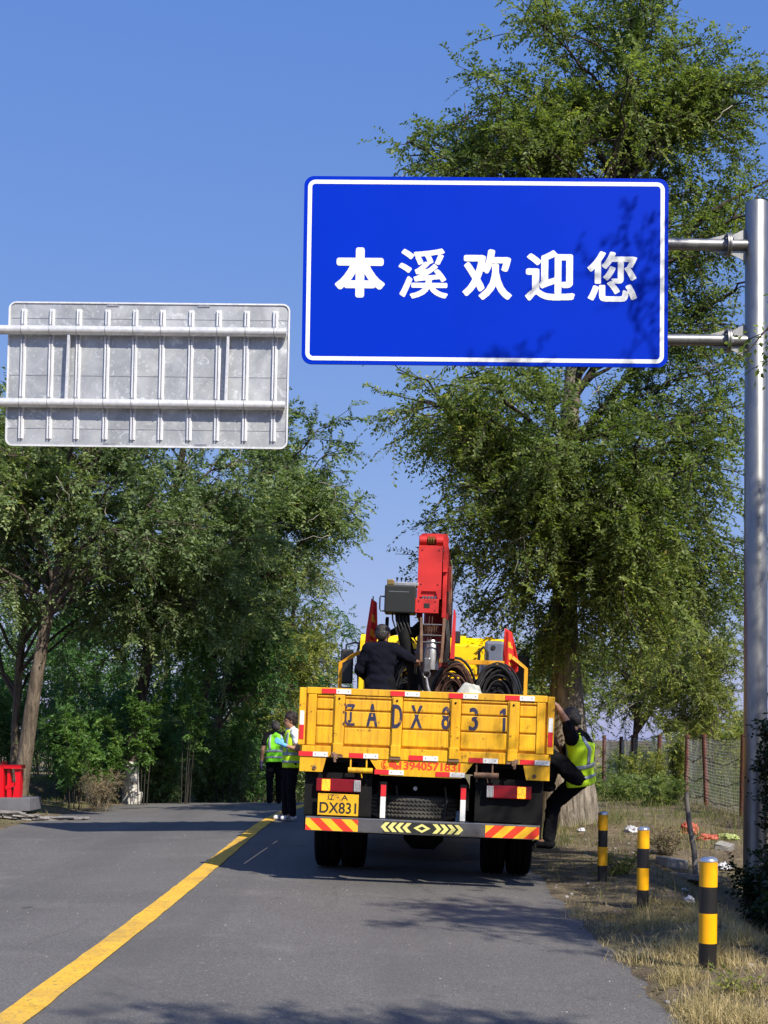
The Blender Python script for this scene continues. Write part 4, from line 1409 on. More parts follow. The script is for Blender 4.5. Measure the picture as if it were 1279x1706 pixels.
# ------------------------------------------------------------------ fence with rusty posts
fence = empty('wire_fence', (5.8, 24, gz(5.8, 24)))
tag(fence, 'sagging wire mesh fence with rust red posts on the right', 'fence')
FP = [(5.72, 20.6, 1.6), (5.80, 23.8, 1.62), (5.83, 26.6, 1.60), (5.92, 28.9, 1.6), (6.05, 32.5, 1.55), (6.1, 36.0, 1.6), (6.45, 40.5, 1.6), (6.5, 44.0, 1.5)]
FPW = []
for i, (x, y, h) in enumerate(FP):
    z = gz(x, y) - 0.02
    zt = 1.5 + (0.10 if i != 6 else 0.06)
    lean = 0.05 * math.sin(i * 2.1 + 0.6)
    FPW.append((Vector((x, y, z)), Vector((x + lean, y, zt))))
    MB().tube([FPW[-1][0] - fence.location, FPW[-1][1] - fence.location], 0.048 if i < 4 else 0.055, 10).build('post', 'rust_post', fence, 50)
rnd = random.Random(3)
for i in range(len(FPW) - 1):
    (a0, a1), (b0, b1) = FPW[i], FPW[i + 1]
    L = (b0 - a0).length
    nv, nh = int(L / 0.11), 22
    V, F = [], []
    def P(u, t):
        p = a0.lerp(b0, u).lerp(a1.lerp(b1, u), t)
        sag = 0.05 * math.sin(u * math.pi) * t
        return p + Vector((0.07 * mnoise.noise(Vector((u * 3 + i * 9, t * 2, 1))), 0, -sag + 0.02 * mnoise.noise(Vector((u * 7 + i, t * 5, 4))))) - fence.location
    mb = MB()
    for k in range(nv + 1):
        u = k / nv
        mb.tube([P(u, t) for t in (0.02, 0.3, 0.6, 0.95)], 0.0042, 3, False)
    for k in range(nh + 1):
        t = 0.02 + 0.93 * (k / nh) ** 1.0
        mb.tube([P(u, t) for u in (0, 0.25, 0.5, 0.75, 1)], 0.0046, 3, False)
    mb.build('mesh_panel', 'wire', fence)
    for t in (0.98, 0.70, 0.42, 0.16):
        q = [P(u, t) + Vector((-0.05, 0, -0.09 * math.sin(u * math.pi) * (1 if t < 0.9 else 0.3) + 0.015 * rnd.uniform(-1, 1))) for u in np.linspace(0, 1, 9)]
        mb = MB().tube(q, 0.0055, 4, False)
        for j in range(26):
            u = rnd.uniform(0, 1)
            k = min(7, int(u * 8))
            p = q[k].lerp(q[k + 1], u * 8 - k)
            mb.tube([p + Vector((0, -0.015, -0.02)), p + Vector((0, 0.015, 0.02))], 0.004, 3, False)
        mb.build('barbed_strand', 'barbed', fence)

# ------------------------------------------------------------------ leaning stick, slabs, rubbish on the right verge
def on_ground(px, py, Y0=None):
    Y = Y0 or 3600.0 / (py - HORIZON)
    for _ in range(12):
        p = at(px, py, Y)
        Y *= 1 + 0.4 * (p.z - gz(p.x, p.y)) / 1.5
    p = at(px, py, Y)
    return Vector((p.x, p.y, gz(p.x, p.y)))


p = on_ground(1160, 1470, 14.5)
q = at(1143, 1320, p.y + 0.1)
d = q - p
tag(MB().tube([Vector((0, 0, -0.1)), d * 0.35 + Vector((0.015, 0, 0)), d * 0.7 + Vector((-0.01, 0, 0)), d], [0.036, 0.033, 0.031, 0.024], 8).build('wooden_stake', 'stick', None, 50), 'weathered grey wooden stake leaning behind the bollards', 'stake').location = p


def slab(px, py, Y, sx, sy, sz, rz, tx, ty, label, mat='concrete'):
    p = on_ground(px, py, Y)
    o = MB().box(-sx / 2, sx / 2, -sy / 2, sy / 2, 0, sz, 0.012).build('concrete_slab', mat)
    rs = random.Random(int(px))
    for v in o.data.vertices:
        v.co += Vector((rs.uniform(-1, 1), rs.uniform(-1, 1), rs.uniform(-1, 1))) * 0.008
    o.location = p + Vector((0, 0, -0.02))
    o.rotation_euler = (R(tx), R(ty), R(rz))
    return tag(o, label, 'slab', 'broken concrete on the verge')


slab(1143, 1463, 15.0, 0.20, 0.85, 0.07, 40, 0, 8, 'long pale concrete slab lying behind the nearest bollard')
slab(1118, 1442, 16.2, 0.34, 0.22, 0.11, 25, 4, 6, 'squarish concrete chunk beside the middle bollard')
slab(1205, 1415, 18.0, 0.24, 0.20, 0.10, 60, 10, -6, 'small grey concrete lump near the sign pole')
bags = [(968, 1385, 0.07, 0.05, 0.05, 'bag_white', 'small pinkish white plastic scrap in grass by the truck'),
        (1052, 1386, 0.16, 0.12, 0.09, 'bag_white', 'crumpled white plastic bag just behind the middle bollard'),
        (1148, 1388, 0.15, 0.12, 0.16, 'bag_red', 'crumpled red plastic bag against the wooden stake'),
        (1178, 1398, 0.24, 0.14, 0.07, 'bag_red', 'flattened faded red plastic sheet near the fence'),
        (1212, 1398, 0.22, 0.14, 0.08, 'bag_green', 'faded green woven sack lying by the sign pole'),
        (1205, 1448, 0.10, 0.08, 0.08, 'bag_white', 'torn white bag in the dark ditch behind the nearest bollard'),
        (1148, 1502, 0.07, 0.06, 0.05, 'bag_white', 'small white wrapper at the ditch edge between two bollards'),
        (1138, 1482, 0.06, 0.05, 0.02, 'bag_white', 'flat white paper scrap above the small wrapper')]
for i, (px, py, a, b_, c_, m_, lb) in enumerate(bags):
    p = on_ground(px, py)
    lump('plastic_litter', m_, p + Vector((0, 0, 0.0)), (a * 0.8, b_ * 0.8, c_ * 0.75), 11 + i, 0.55, lb, 'litter', 'litter on the right verge', rot=i * 1.3, sub=4, freq=2.6)

# ------------------------------------------------------------------ red letter sculpture and slate wall on the left
sp_ = at(20, 1340, 24.5)
SX, SY = sp_.x, 24.5
szb = at(30, 1349, SY).z
sculpt = empty('letter_sculpture', (SX, SY, szb))
tag(sculpt, 'bright red raised letter sculpture on a dark grey plinth at the left edge', 'sculpture')
rx = at(58, 1340, SY).x - SX
MB().box(-4.2, rx, -0.35, 0.45, 0.0, 0.215, 0.01).build('plinth', 'plinth', sculpt)
rr = at(40, 1300, SY).x - SX
def stroke(pts, y0, y1, n_='stroke'):
    MB().prism(pts, y0, y1).build(n_, 'sculpt_red', sculpt)
for k in range(6):                                 # characters seen at a slant, strokes as thick slabs
    ox = rr - 0.50 * k
    hz = 0.217
    yy = -0.16
    stroke([(ox, 0.70 + hz - 0.217), (ox - 0.30, 0.70), (ox - 0.30, 0.765), (ox, 0.765)], yy - 0.05, yy + 0.24, 'top_stroke')
    stroke([(ox - 0.03, 0.217), (ox - 0.15, 0.217), (ox - 0.10, 0.50), (ox - 0.13, 0.69), (ox - 0.02, 0.69)], yy, yy + 0.2, 'upright_stroke')
    stroke([(ox - 0.17, 0.217), (ox - 0.25, 0.217), (ox - 0.25, 0.69), (ox - 0.21, 0.69)], yy + 0.02, yy + 0.18, 'upright_stroke')
    stroke([(ox - 0.29, 0.217), (ox - 0.37, 0.217), (ox - 0.37, 0.74), (ox - 0.32, 0.82), (ox - 0.30, 0.82)], yy - 0.04, yy + 0.20, 'upright_stroke')
    stroke([(ox - 0.13, 0.40), (ox - 0.27, 0.34), (ox - 0.27, 0.41), (ox - 0.13, 0.47)], yy + 0.01, yy + 0.12, 'cross_stroke')
    stroke([(ox - 0.39, 0.217), (ox - 0.46, 0.217), (ox - 0.42, 0.66), (ox - 0.39, 0.66)], yy, yy + 0.2, 'upright_stroke')

wall_c = at(60, 1365, 23.6)
slw = empty('slate_wall', (wall_c.x, 23.6, gz(wall_c.x, 23.6)))
tag(slw, 'low dry stacked slate wall below the red sculpture', 'wall')
rnd = random.Random(5)
stone_meshes = []
for k in range(10):
    o_bm = bmesh.new()
    bmesh.ops.create_cube(o_bm, size=1)
    bmesh.ops.subdivide_edges(o_bm, edges=o_bm.edges[:], cuts=1)
    for v in o_bm.verts:
        v.co += Vector([rnd.uniform(-0.07, 0.07) for _ in range(3)])
    me = bpy.data.meshes.new('stone')
    o_bm.to_mesh(me)
    o_bm.free()
    me.materials.append(M['slate'])
    stone_meshes.append(me)
xr = at(165, 1355, 23.6).x
zl_top = at(30, 1351, 23.6).z
for row in range(6):
    x = xr - 0.25 * row - rnd.uniform(0, 0.3) if row > 2 else xr - rnd.uniform(0.0, 0.5)
    zb = slw.location.z - 0.03
    hrow = (zl_top - zb) / 6.0
    while x > -9.5:
        w = rnd.uniform(0.14, 0.42)
        o = bpy.data.objects.new('stone', rnd.choice(stone_meshes))
        C.objects.link(o)
        o.parent = slw
        o.scale = (w * 0.96, 0.34 + rnd.uniform(-0.06, 0.06), hrow * rnd.uniform(0.82, 0.98))
        o.rotation_euler = (0, R(rnd.uniform(-2, 2)), R(rnd.uniform(-5, 5)))
        o.location = Vector((x - w / 2, 23.6 + rnd.uniform(-0.05, 0.03), zb + hrow * (row + 0.5))) - slw.location
        x -= w

wp = on_ground(224, 1343, 27.0)
tag(MB().box(-0.13, 0.13, -0.1, 0.1, -0.05, 0.30, 0.02, Matrix.Rotation(R(6), 3, 'Y')).build('marker_stone', 'limewash'), 'short white painted marker stone at the foot of a left tree', 'stone').location = wp


# ------------------------------------------------------------------ vegetation
def tubes_np(P, Rr, sides):
    """P (N,k,3) polylines, Rr (N,k) radii"""
    N, k, _ = P.shape
    T = np.gradient(P, axis=1)
    T /= np.linalg.norm(T, axis=2, keepdims=True) + 1e-9
    ref = np.where(np.abs(T[..., 2:3]) > 0.9, np.array([1.0, 0, 0]), np.array([0, 0, 1.0]))
    U = np.cross(T, ref)
    U /= np.linalg.norm(U, axis=2, keepdims=True) + 1e-9
    W = np.cross(T, U)
    a = np.arange(sides) * 2 * np.pi / sides
    V = P[:, :, None, :] + Rr[:, :, None, None] * (U[:, :, None, :] * np.cos(a)[None, None, :, None] + W[:, :, None, :] * np.sin(a)[None, None, :, None])
    idx = np.arange(N * k * sides).reshape(N, k, sides)
    nxt = np.roll(idx, -1, axis=2)
    F = np.stack([idx[:, :-1], nxt[:, :-1], nxt[:, 1:], idx[:, 1:]], -1).reshape(-1, 4)
    return V.reshape(-1, 3), F


def unit(v):
    return v / (np.linalg.norm(v, axis=-1, keepdims=True) + 1e-9)


def leaf_faces(base, axis, normal, L, W, two=True, fold=0.15):
    wv = unit(np.cross(axis, normal))
    nv = unit(np.cross(wv, axis))
    n = len(base)
    L, W = L[:, None], W[:, None]
    mid = base + axis * L * 0.45
    if two:
        V = np.stack([base, mid + wv * W / 2 + nv * W * fold, base + axis * L, mid - wv * W / 2 + nv * W * fold], 1).reshape(-1, 3)
        i = np.arange(n) * 4
        F = np.stack([np.stack([i, i + 1, i + 2], -1), np.stack([i, i + 2, i + 3], -1)], 1).reshape(-1, 3)
        return V, F, 2
    V = np.stack([base + wv * W * 0.35, base - wv * W * 0.35, base + axis * L], 1).reshape(-1, 3)
    i = np.arange(n) * 3
    return V, np.stack([i, i + 1, i + 2], -1), 1


def make_crown(rng, starts, ends, per, L, W, droop, two, tintfn, twig_r=0.004, with_twigs=True, side_spread=0.9, sag=0.25):
    """twigs from starts to ends with leaves on both sides; returns V, F3, F4, tint, matidx"""
    N = len(starts)
    D = ends - starts
    ln = np.linalg.norm(D, axis=1, keepdims=True)
    d = D / (ln + 1e-9)
    t = (np.arange(per) + 0.6) / per
    tt = t[None, :, None] + rng.uniform(-0.4, 0.4, (N, per, 1)) / per
    pos = starts[:, None] + D[:, None] * tt
    pos[..., 2] -= (sag * ln) * (tt[..., 0] ** 2)
    sgn = np.where(np.arange(per) % 2 == 0, 1.0, -1.0)[None, :, None]
    up = np.array([0, 0, 1.0]) + rng.normal(0, 0.45, (N, 3))
    side = unit(np.cross(d, up))[:, None]
    ax = unit(d[:, None] * 0.55 + side * sgn * side_spread + rng.normal(0, 0.28, (N, per, 3)) + np.array([0, 0, -droop]))
    nrm = unit(up)[:, None] + rng.normal(0, 0.45, (N, per, 3))
    LL = L * rng.uniform(0.65, 1.25, N * per)
    WW = LL * (W / L) * rng.uniform(0.85, 1.15, N * per)
    V, F, m = leaf_faces(pos.reshape(-1, 3), ax.reshape(-1, 3), nrm.reshape(-1, 3), LL, WW, two)
    tw = np.repeat(tintfn(starts), per) + rng.normal(0, 0.14, N * per)
    tint = np.repeat(np.clip(tw, 0, 1), m)
    F4 = np.zeros((0, 4), int)
    if with_twigs:
        k = np.linspace(0, 1, 3)
        P = (starts[:, None] + D[:, None] * k[None, :, None])[::2]
        P[..., 2] -= (sag * ln[::2]) * (k[None] ** 2)
        tv, F4 = tubes_np(P, np.tile(np.array([twig_r, twig_r * 0.75, twig_r * 0.3]), (len(P), 1)), 3)
        F4 = F4 + len(V)
        V = np.concatenate([V, tv])
    return V, F, F4, tint


def sample_blobs(rng, blobs, n, surf=0.45):
    w = np.array([b[6] if len(b) > 6 else b[3] * b[4] * b[5] for b in blobs], float)
    pick = rng.choice(len(blobs), n, p=w / w.sum())
    B = np.array([b[:6] for b in blobs], float)[pick]
    v = unit(rng.normal(0, 1, (n, 3)))
    r = rng.uniform(0, 1, (n, 1)) ** surf
    return B[:, :3] + v * r * B[:, 3:], B[:, :3]


def tree(name, label, trunk, blobs, n_prim, n_sub, n_twig, per, leaf, bark, L=0.06, W=0.032, seed=1, group=None, droop=0.25, two=True, sub_len=(0.5, 1.1), twig_len=(0.22, 0.5),
         twig_r=0.004, with_twigs=True, tint=0.45, tint_var=0.25, lime=0.0, rise=0.35, trunk_sides=14, cat='tree', sag=0.25, limb_r=1.0, flare=0.4, dead=0, surf=0.45, side=0.9, start_frac=0.3):
    """trunk: list of (x, y, z, r) in world space"""
    rng = np.random.default_rng(seed)
    T = np.array(trunk, float)
    base = T[0, :3].copy()
    root = empty(name, base)
    tag(root, label, cat, group)
    # trunk, resampled and roughened
    m = 26
    tk = np.linspace(0, len(T) - 1, m)
    Pt = np.stack([np.interp(tk, np.arange(len(T)), T[:, c]) for c in range(4)], -1)
    for _ in range(2):
        Pt[1:-1] = (Pt[:-2] + 2 * Pt[1:-1] + Pt[2:]) / 4
    hgt = Pt[:, 2] - base[2]
    Pt[:, 3] *= 1 + flare * np.exp(-hgt / 0.28)
    Pt[0, 2] -= 0.3
    V, F = tubes_np(Pt[None, :, :3], Pt[None, :, 3], trunk_sides)
    VV = V.reshape(m, trunk_sides, 3)
    for i in range(m):
        for k in range(trunk_sides):
            p = VV[i, k]
            a = 2 * math.pi * k / trunk_sides
            nz = mnoise.noise(Vector((math.cos(a) * 2.2 + seed, math.sin(a) * 2.2, p[2] * 0.9))) * 0.16
            nz += 0.10 * math.sin(a * 5 + seed) * math.exp(-max(hgt[i], 0) / 0.6)
            VV[i, k] = Pt[i, :3] + (p - Pt[i, :3]) * (1 + nz)
    TV = [VV.reshape(-1, 3)]
    TF = [F]
    # primary limbs
    E, Cn = sample_blobs(rng, blobs, n_prim, surf)
    tz0, tz1 = base[2] + (Pt[-1, 2] - base[2]) * start_frac, Pt[-1, 2]
    hd = np.hypot(E[:, 0] - base[0], E[:, 1] - base[1])
    az = np.clip(E[:, 2] - hd * rng.uniform(0.3, 0.9, n_prim) - 0.3, tz0, tz1)
    A = np.stack([np.interp(az, Pt[:, 2], Pt[:, c]) for c in range(3)], -1)
    ar = np.interp(az, Pt[:, 2], Pt[:, 3])
    k = np.linspace(0, 1, 8)[None, :, None]
    dist = np.linalg.norm(E - A, axis=1)
    ctrl = A + (E - A) * 0.5 + np.array([0, 0, 1.0]) * (rise * dist)[:, None] + rng.normal(0, 0.12, (n_prim, 3)) * dist[:, None]
    Pp = (1 - k) ** 2 * A[:, None] + 2 * k * (1 - k) * ctrl[:, None] + k ** 2 * E[:, None]
    Pp[:, 1:-1] += rng.normal(0, 0.035, Pp[:, 1:-1].shape) * dist[:, None, None] * 0.6
    r0 = np.minimum(0.012 + 0.013 * dist, ar * 0.6) * limb_r
    Rp = r0[:, None] * (1 - 0.82 * np.linspace(0, 1, 8)[None, :] ** 0.8)
    v, f = tubes_np(Pp, Rp, 6)
    TF.append(f + sum(len(q) for q in TV))
    TV.append(v)
    # secondary branches
    n2 = n_prim * n_sub
    kk = rng.uniform(0.25, 1.0, (n_prim, n_sub)) ** 0.8
    fi = kk * 7
    i0 = np.clip(fi.astype(int), 0, 6)
    ar_ = np.arange(n_prim)[:, None]
    S = (Pp[ar_, i0] * (1 - (fi - i0))[..., None] + Pp[ar_, i0 + 1] * (fi - i0)[..., None]).reshape(-1, 3)
    tang = unit(Pp[ar_, i0 + 1] - Pp[ar_, i0]).reshape(-1, 3)
    outw = unit(S - np.repeat(Cn, n_sub, 0) * 0.5 - (base + np.array([0, 0, 0.5 * hgt[-1]])) * 0.5)
    dr = unit(tang * 0.5 + outw * 0.45 + rng.normal(0, 0.6, (n2, 3)))
    sl = rng.uniform(*sub_len, n2)
    Es = S + dr * sl[:, None]
    kq = np.linspace(0, 1, 5)[None, :, None]
    Ps = S[:, None] + (Es - S)[:, None] * kq
    Ps[..., 2] -= (sag * 0.6 * sl)[:, None] * kq[..., 0] ** 2
    Ps[:, 1:] += rng.normal(0, 0.03, Ps[:, 1:].shape)
    v, f = tubes_np(Ps, np.tile(np.linspace(0.012, 0.004, 5)[None] * limb_r, (n2, 1)), 4)
    TF.append(f + sum(len(q) for q in TV))
    TV.append(v)
    nb = [len(q) for q in TF]
    V = np.concatenate(TV) - base
    mi = np.zeros(sum(nb), int)
    mi[nb[0]:] = 1
    if lime > 0:
        fc = V[np.concatenate(TF)[:nb[0]]].mean(1)
        mi[:nb[0]][fc[:, 2] < lime] = 2
    link('trunk', np_mesh('trunk', V, [np.concatenate(TF)], mi, smooth=True), [bark, 'twig' if bark != 'bark_elm' else 'bark_dark', 'limewash'], root)
    # twigs and leaves
    n3 = n2 * n_twig
    kk = rng.uniform(0.15, 1.0, (n2, n_twig))
    fi = kk * 4
    i0 = np.clip(fi.astype(int), 0, 3)
    ar_ = np.arange(n2)[:, None]
    S3 = (Ps[ar_, i0] * (1 - (fi - i0))[..., None] + Ps[ar_, i0 + 1] * (fi - i0)[..., None]).reshape(-1, 3)
    d3 = unit(np.repeat(dr, n_twig, 0) * 0.55 + rng.normal(0, 0.55, (n3, 3)) + np.array([0, 0, -0.12]))
    E3 = S3 + d3 * rng.uniform(*twig_len, n3)[:, None]
    ph = rng.uniform(0, 6.28, 3)
    def tf(P):
        g = np.sin(P[:, 0] * 1.1 + ph[0]) * np.cos(P[:, 2] * 0.9 + ph[1]) + np.sin(P[:, 1] * 1.3 + ph[2]) * 0.5
        return tint + tint_var * 0.5 * g + rng.normal(0, tint_var * 0.4, len(P))
    V, F3, F4, tn = make_crown(rng, S3, E3, per, L, W, droop, two, tf, twig_r, with_twigs, side, sag)
    mi = np.concatenate([np.zeros(len(F3), int), np.ones(len(F4), int)])
    at_ = np.concatenate([tn, np.zeros(len(F4))])
    link('crown', np_mesh('crown', V - base, [F3, F4], mi, at_), [leaf, 'twig'], root)
    if dead:
        E4, _ = sample_blobs(rng, blobs, dead, 0.3)
        D4 = unit(rng.normal(0, 1, (dead, 3)) + np.array([0, -0.6, -0.2]))
        k4 = np.linspace(0, 1, 6)[None, :, None]
        P4 = E4[:, None] + D4[:, None] * k4 * rng.uniform(0.4, 1.0, (dead, 1, 1))
        P4 += np.cumsum(rng.normal(0, 0.03, P4.shape), 1)
        v, f = tubes_np(P4 - base, np.tile(np.linspace(0.009, 0.002, 6)[None], (dead, 1)), 4)
        tag(link('dead_twigs', np_mesh('dead_twigs', v, [f]), 'twig_pale', root), kind='stuff')
    return root


def shrub(name, label, x, y, r, h, leaf, n, L=0.07, W=0.035, seed=1, group=None, tint=0.5, two=True, cat='shrub', per=12, stems=14, droop=0.2, twig='twig', spread=1.0, lift=0.0, stem_r=0.011):
    rng = np.random.default_rng(seed)
    z = gz(x, y)
    root = empty(name, (x, y, z))
    tag(root, label, cat, group)
    a = rng.uniform(0, 6.28, stems)
    rad = r * rng.uniform(0.1, 1.0, stems) ** 0.7
    tip = np.stack([rad * np.cos(a) * spread, rad * np.sin(a), h * rng.uniform(0.55, 1.05, stems)], -1)
    foot = tip * np.array([0.25, 0.25, 0]) + np.array([0, 0, -0.1])
    k = np.linspace(0, 1, 7)[None, :, None]
    ctrl = foot + (tip - foot) * np.array([0.25, 0.25, 0.75])
    P = (1 - k) ** 2 * foot[:, None] + 2 * k * (1 - k) * ctrl[:, None] + k ** 2 * tip[:, None]
    v, f = tubes_np(P, np.tile(np.linspace(stem_r, stem_r * 0.28, 7)[None], (stems, 1)), 5)
    link('stems', np_mesh('stems', v, [f], smooth=True), twig, root)
    nt_ = max(8, n // per)
    st = rng.integers(0, stems, nt_)
    kk = rng.uniform(0.12 + lift, 1.0, nt_) ** 0.8 * 6
    i0 = np.clip(kk.astype(int), 0, 5)
    S = P[st, i0] * (1 - (kk - i0))[:, None] + P[st, i0 + 1] * (kk - i0)[:, None]
    D = unit(rng.normal(0, 1, (nt_, 3)) + np.array([0, 0, 0.25])) * rng.uniform(0.15, 0.38, (nt_, 1)) * min(1.6, max(0.7, r))
    V, F3, F4, tn = make_crown(rng, S, S + D, per, L, W, droop, two, lambda q: tint + rng.normal(0, 0.15, len(q)), 0.003, two)
    link('foliage', np_mesh('foliage', V, [F3, F4], np.concatenate([np.zeros(len(F3), int), np.ones(len(F4), int)]), np.concatenate([tn, np.zeros(len(F4))])), [leaf, twig], root)
    return root


def trunk_px(pts, Y, ground=True):
    """pts (px, py, width_px) at depth Y"""
    out = []
    for px, py, w in pts:
        p = at(px, py, Y)
        out.append((p.x, Y, p.z, w / 2 / (FPX / Y)))
    z = gz(out[0][0], Y)
    out[0] = (out[0][0], Y, min(z, out[0][2]), out[0][3])
    return out


def blob_px(px, py, Y, rx, ry_depth, rz, w=None):
    p = at(px, py, Y)
    k = FPX / Y
    b = (p.x, Y, p.z, rx / k, ry_depth, rz / k)
    return b + ((w,) if w else ())


# the big elm behind the truck
YE = 22.5
tree('elm_tree', 'tall elm with pale ridged trunk growing behind the truck on the right',
     trunk_px([(945, 1355, 92), (946, 1260, 74), (944, 1160, 56), (942, 1080, 46), (940, 1000, 40), (944, 860, 34), (948, 640, 28), (985, 420, 22), (1040, 200, 14), (1060, 60, 6)], YE),
     [blob_px(1010, 150, YE, 240, 2.0, 190, 19), blob_px(830, 290, YE, 120, 1.6, 85, 5), blob_px(755, 255, YE, 105, 1.5, 75, 4.5), blob_px(650, 300, YE, 60, 1.0, 35, 0.8), blob_px(1160, 960, YE + 1.0, 95, 1.4, 110, 7), blob_px(690, 665, YE - 0.3, 75, 1.3, 55, 2), blob_px(785, 710, YE - 0.5, 140, 1.8, 110, 15), blob_px(1170, 490, YE, 120, 1.8, 190, 15),
      blob_px(940, 760, YE - 1.4, 200, 1.3, 190, 15), blob_px(1130, 800, YE - 0.8, 140, 1.8, 150, 11), blob_px(805, 910, YE - 0.6, 110, 1.5, 130, 11), blob_px(1010, 985, YE - 1.0, 110, 1.2, 105, 7),
      blob_px(1220, 230, YE, 130, 2, 180, 13), blob_px(1190, 720, YE, 95, 1.6, 230, 11), blob_px(900, 1070, YE + 0.8, 60, 0.8, 60, 1.5)],
     176, 9, 9, 17, 'leaf_elm', 'bark_elm', 0.071, 0.036, 11, droop=0.2, tint=0.36, tint_var=0.32, sag=0.3, dead=40, lime=0.0, flare=0.2, twig_len=(0.25, 0.6), sub_len=(0.5, 1.2))

# left row of trees
G_L = 'roadside trees left of the road'
tree('roadside_tree', 'leaning brown trunked tree rising behind the red sculpture',
     trunk_px([(28, 1345, 28), (45, 1240, 24), (62, 1110, 21), (88, 985, 18), (118, 870, 16), (150, 740, 16), (170, 640, 8)], 27.5),
     [blob_px(90, 800, 27.5, 190, 2.0, 110), blob_px(250, 860, 27.0, 120, 1.6, 110), blob_px(-40, 960, 27.9, 70, 1.2, 110), blob_px(180, 700, 27.5, 160, 2, 75)],
     60, 8, 8, 14, 'leaf_grey', 'bark_brown', 0.092, 0.046, 21, G_L, tint=0.45, tint_var=0.3, dead=30, flare=0.15, twig_len=(0.25, 0.55), sub_len=(0.5, 1.2), start_frac=0.45)
tree('roadside_tree', 'left tree with limewashed trunk foot beside the white marker stone',
     trunk_px([(217, 1342, 26), (221, 1240, 22), (240, 1130, 20), (258, 1020, 20), (268, 930, 18), (300, 780, 12), (320, 660, 6)], 29.5),
     [blob_px(330, 780, 29.5, 150, 2.0, 110), blob_px(290, 960, 28.6, 110, 1.4, 130), blob_px(400, 900, 29.0, 110, 1.6, 110), blob_px(200, 960, 29.5, 90, 1.4, 110)],
     60, 8, 8, 14, 'leaf_grey', 'bark_dark', 0.092, 0.046, 22, G_L, tint=0.5, tint_var=0.3, lime=1.0, dead=40, flare=0.35, start_frac=0.4)
tree('roadside_tree', 'left tree whose long bough reaches furthest right over the road',
     trunk_px([(325, 1342, 14), (328, 1240, 13), (345, 1130, 13), (385, 980, 13), (425, 850, 11), (455, 740, 8), (470, 680, 4)], 33.0),
     [blob_px(470, 760, 33, 90, 1.8, 100), blob_px(540, 840, 32.5, 75, 1.2, 42, 2.2), blob_px(470, 900, 32, 95, 1.6, 90), blob_px(400, 1000, 32, 100, 1.6, 80), blob_px(555, 862, 32.5, 62, 0.8, 22, 0.9)],
     56, 8, 8, 16, 'leaf_grey', 'bark_dark', 0.092, 0.046, 23, G_L, tint=0.5, tint_var=0.3, lime=0.7, dead=40, start_frac=0.35)
tree('roadside_tree', 'slender pale trunked tree between the limewashed tree and the two workers',
     trunk_px([(345, 1338, 13), (352, 1270, 12), (362, 1200, 11), (380, 1110, 8), (400, 1040, 4)], 34.5),
     [blob_px(400, 1110, 34.5, 85, 1.3, 90), blob_px(450, 1060, 34.5, 80, 1.3, 90)],
     30, 7, 7, 14, 'leaf_deep', 'bark_brown', 0.10, 0.05, 24, G_L, two=False, tint=0.5, start_frac=0.4)
tree('roadside_tree', 'yellowish feathery tree nearest the gap of sky left of the crane',
     trunk_px([(478, 1345, 14), (480, 1200, 12), (485, 1080, 9), (492, 960, 5)], 40.0),
     [blob_px(485, 1010, 40, 58, 1.6, 90), blob_px(500, 1100, 39.5, 55, 1.6, 70), blob_px(450, 1150, 39, 70, 1.6, 80)],
     44, 8, 7, 14, 'leaf_yellow', 'bark_dark', 0.10, 0.035, 25, G_L, tint=0.30, tint_var=0.3, start_frac=0.25)
tree('roadside_tree', 'thin trunk standing close behind the leaning brown trunk',
     trunk_px([(22, 1345, 15), (26, 1200, 13), (36, 1060, 12), (70, 940, 12), (60, 800, 8)], 29.5),
     [blob_px(20, 760, 30, 120, 1.8, 120), blob_px(-60, 900, 29.5, 120, 1.8, 160), blob_px(150, 1020, 29.8, 80, 1.2, 110)],
     46, 8, 7, 15, 'leaf_grey', 'bark_brown', 0.095, 0.046, 26, G_L, tint=0.42, tint_var=0.3, dead=16)
# darker trees that close the view behind the row
G_B = 'background trees closing the view on the left'
bgt = [(-60, 46, 760, 'far dark tree at the left edge behind the sculpture'), (110, 44, 760, 'far dark tree behind the leaning trunk'), (270, 47, 790, 'far dark tree behind the limewashed trunk'), (400, 45, 880, 'far dark tree behind the workers in vests'), (500, 52, 1010, 'low far tree just left of the sky gap')]
for i, (px, Y, ptop, lb) in enumerate(bgt):
    k = FPX / Y
    b0 = at(px, 1340, Y)
    hp = 1340 - ptop
    tree('background_tree', lb, [(b0.x, Y, gz(b0.x, Y) - 0.3, 0.16), (b0.x + 0.1, Y, 2.5, 0.12), (b0.x, Y, at(px, ptop + 60, Y).z, 0.03)],
         [blob_px(px, ptop + hp * 0.30, Y, 110, 2.2, hp * 0.30), blob_px(px + 15, ptop + hp * 0.65, Y - 0.5, 115, 2.2, hp * 0.34)],
         46, 7, 7, 11, 'leaf_deep', 'bark_dark', 0.14, 0.075, 40 + i, G_B, two=False, with_twigs=False, tint=0.35, sub_len=(0.6, 1.4), twig_len=(0.3, 0.7), start_frac=0.12)
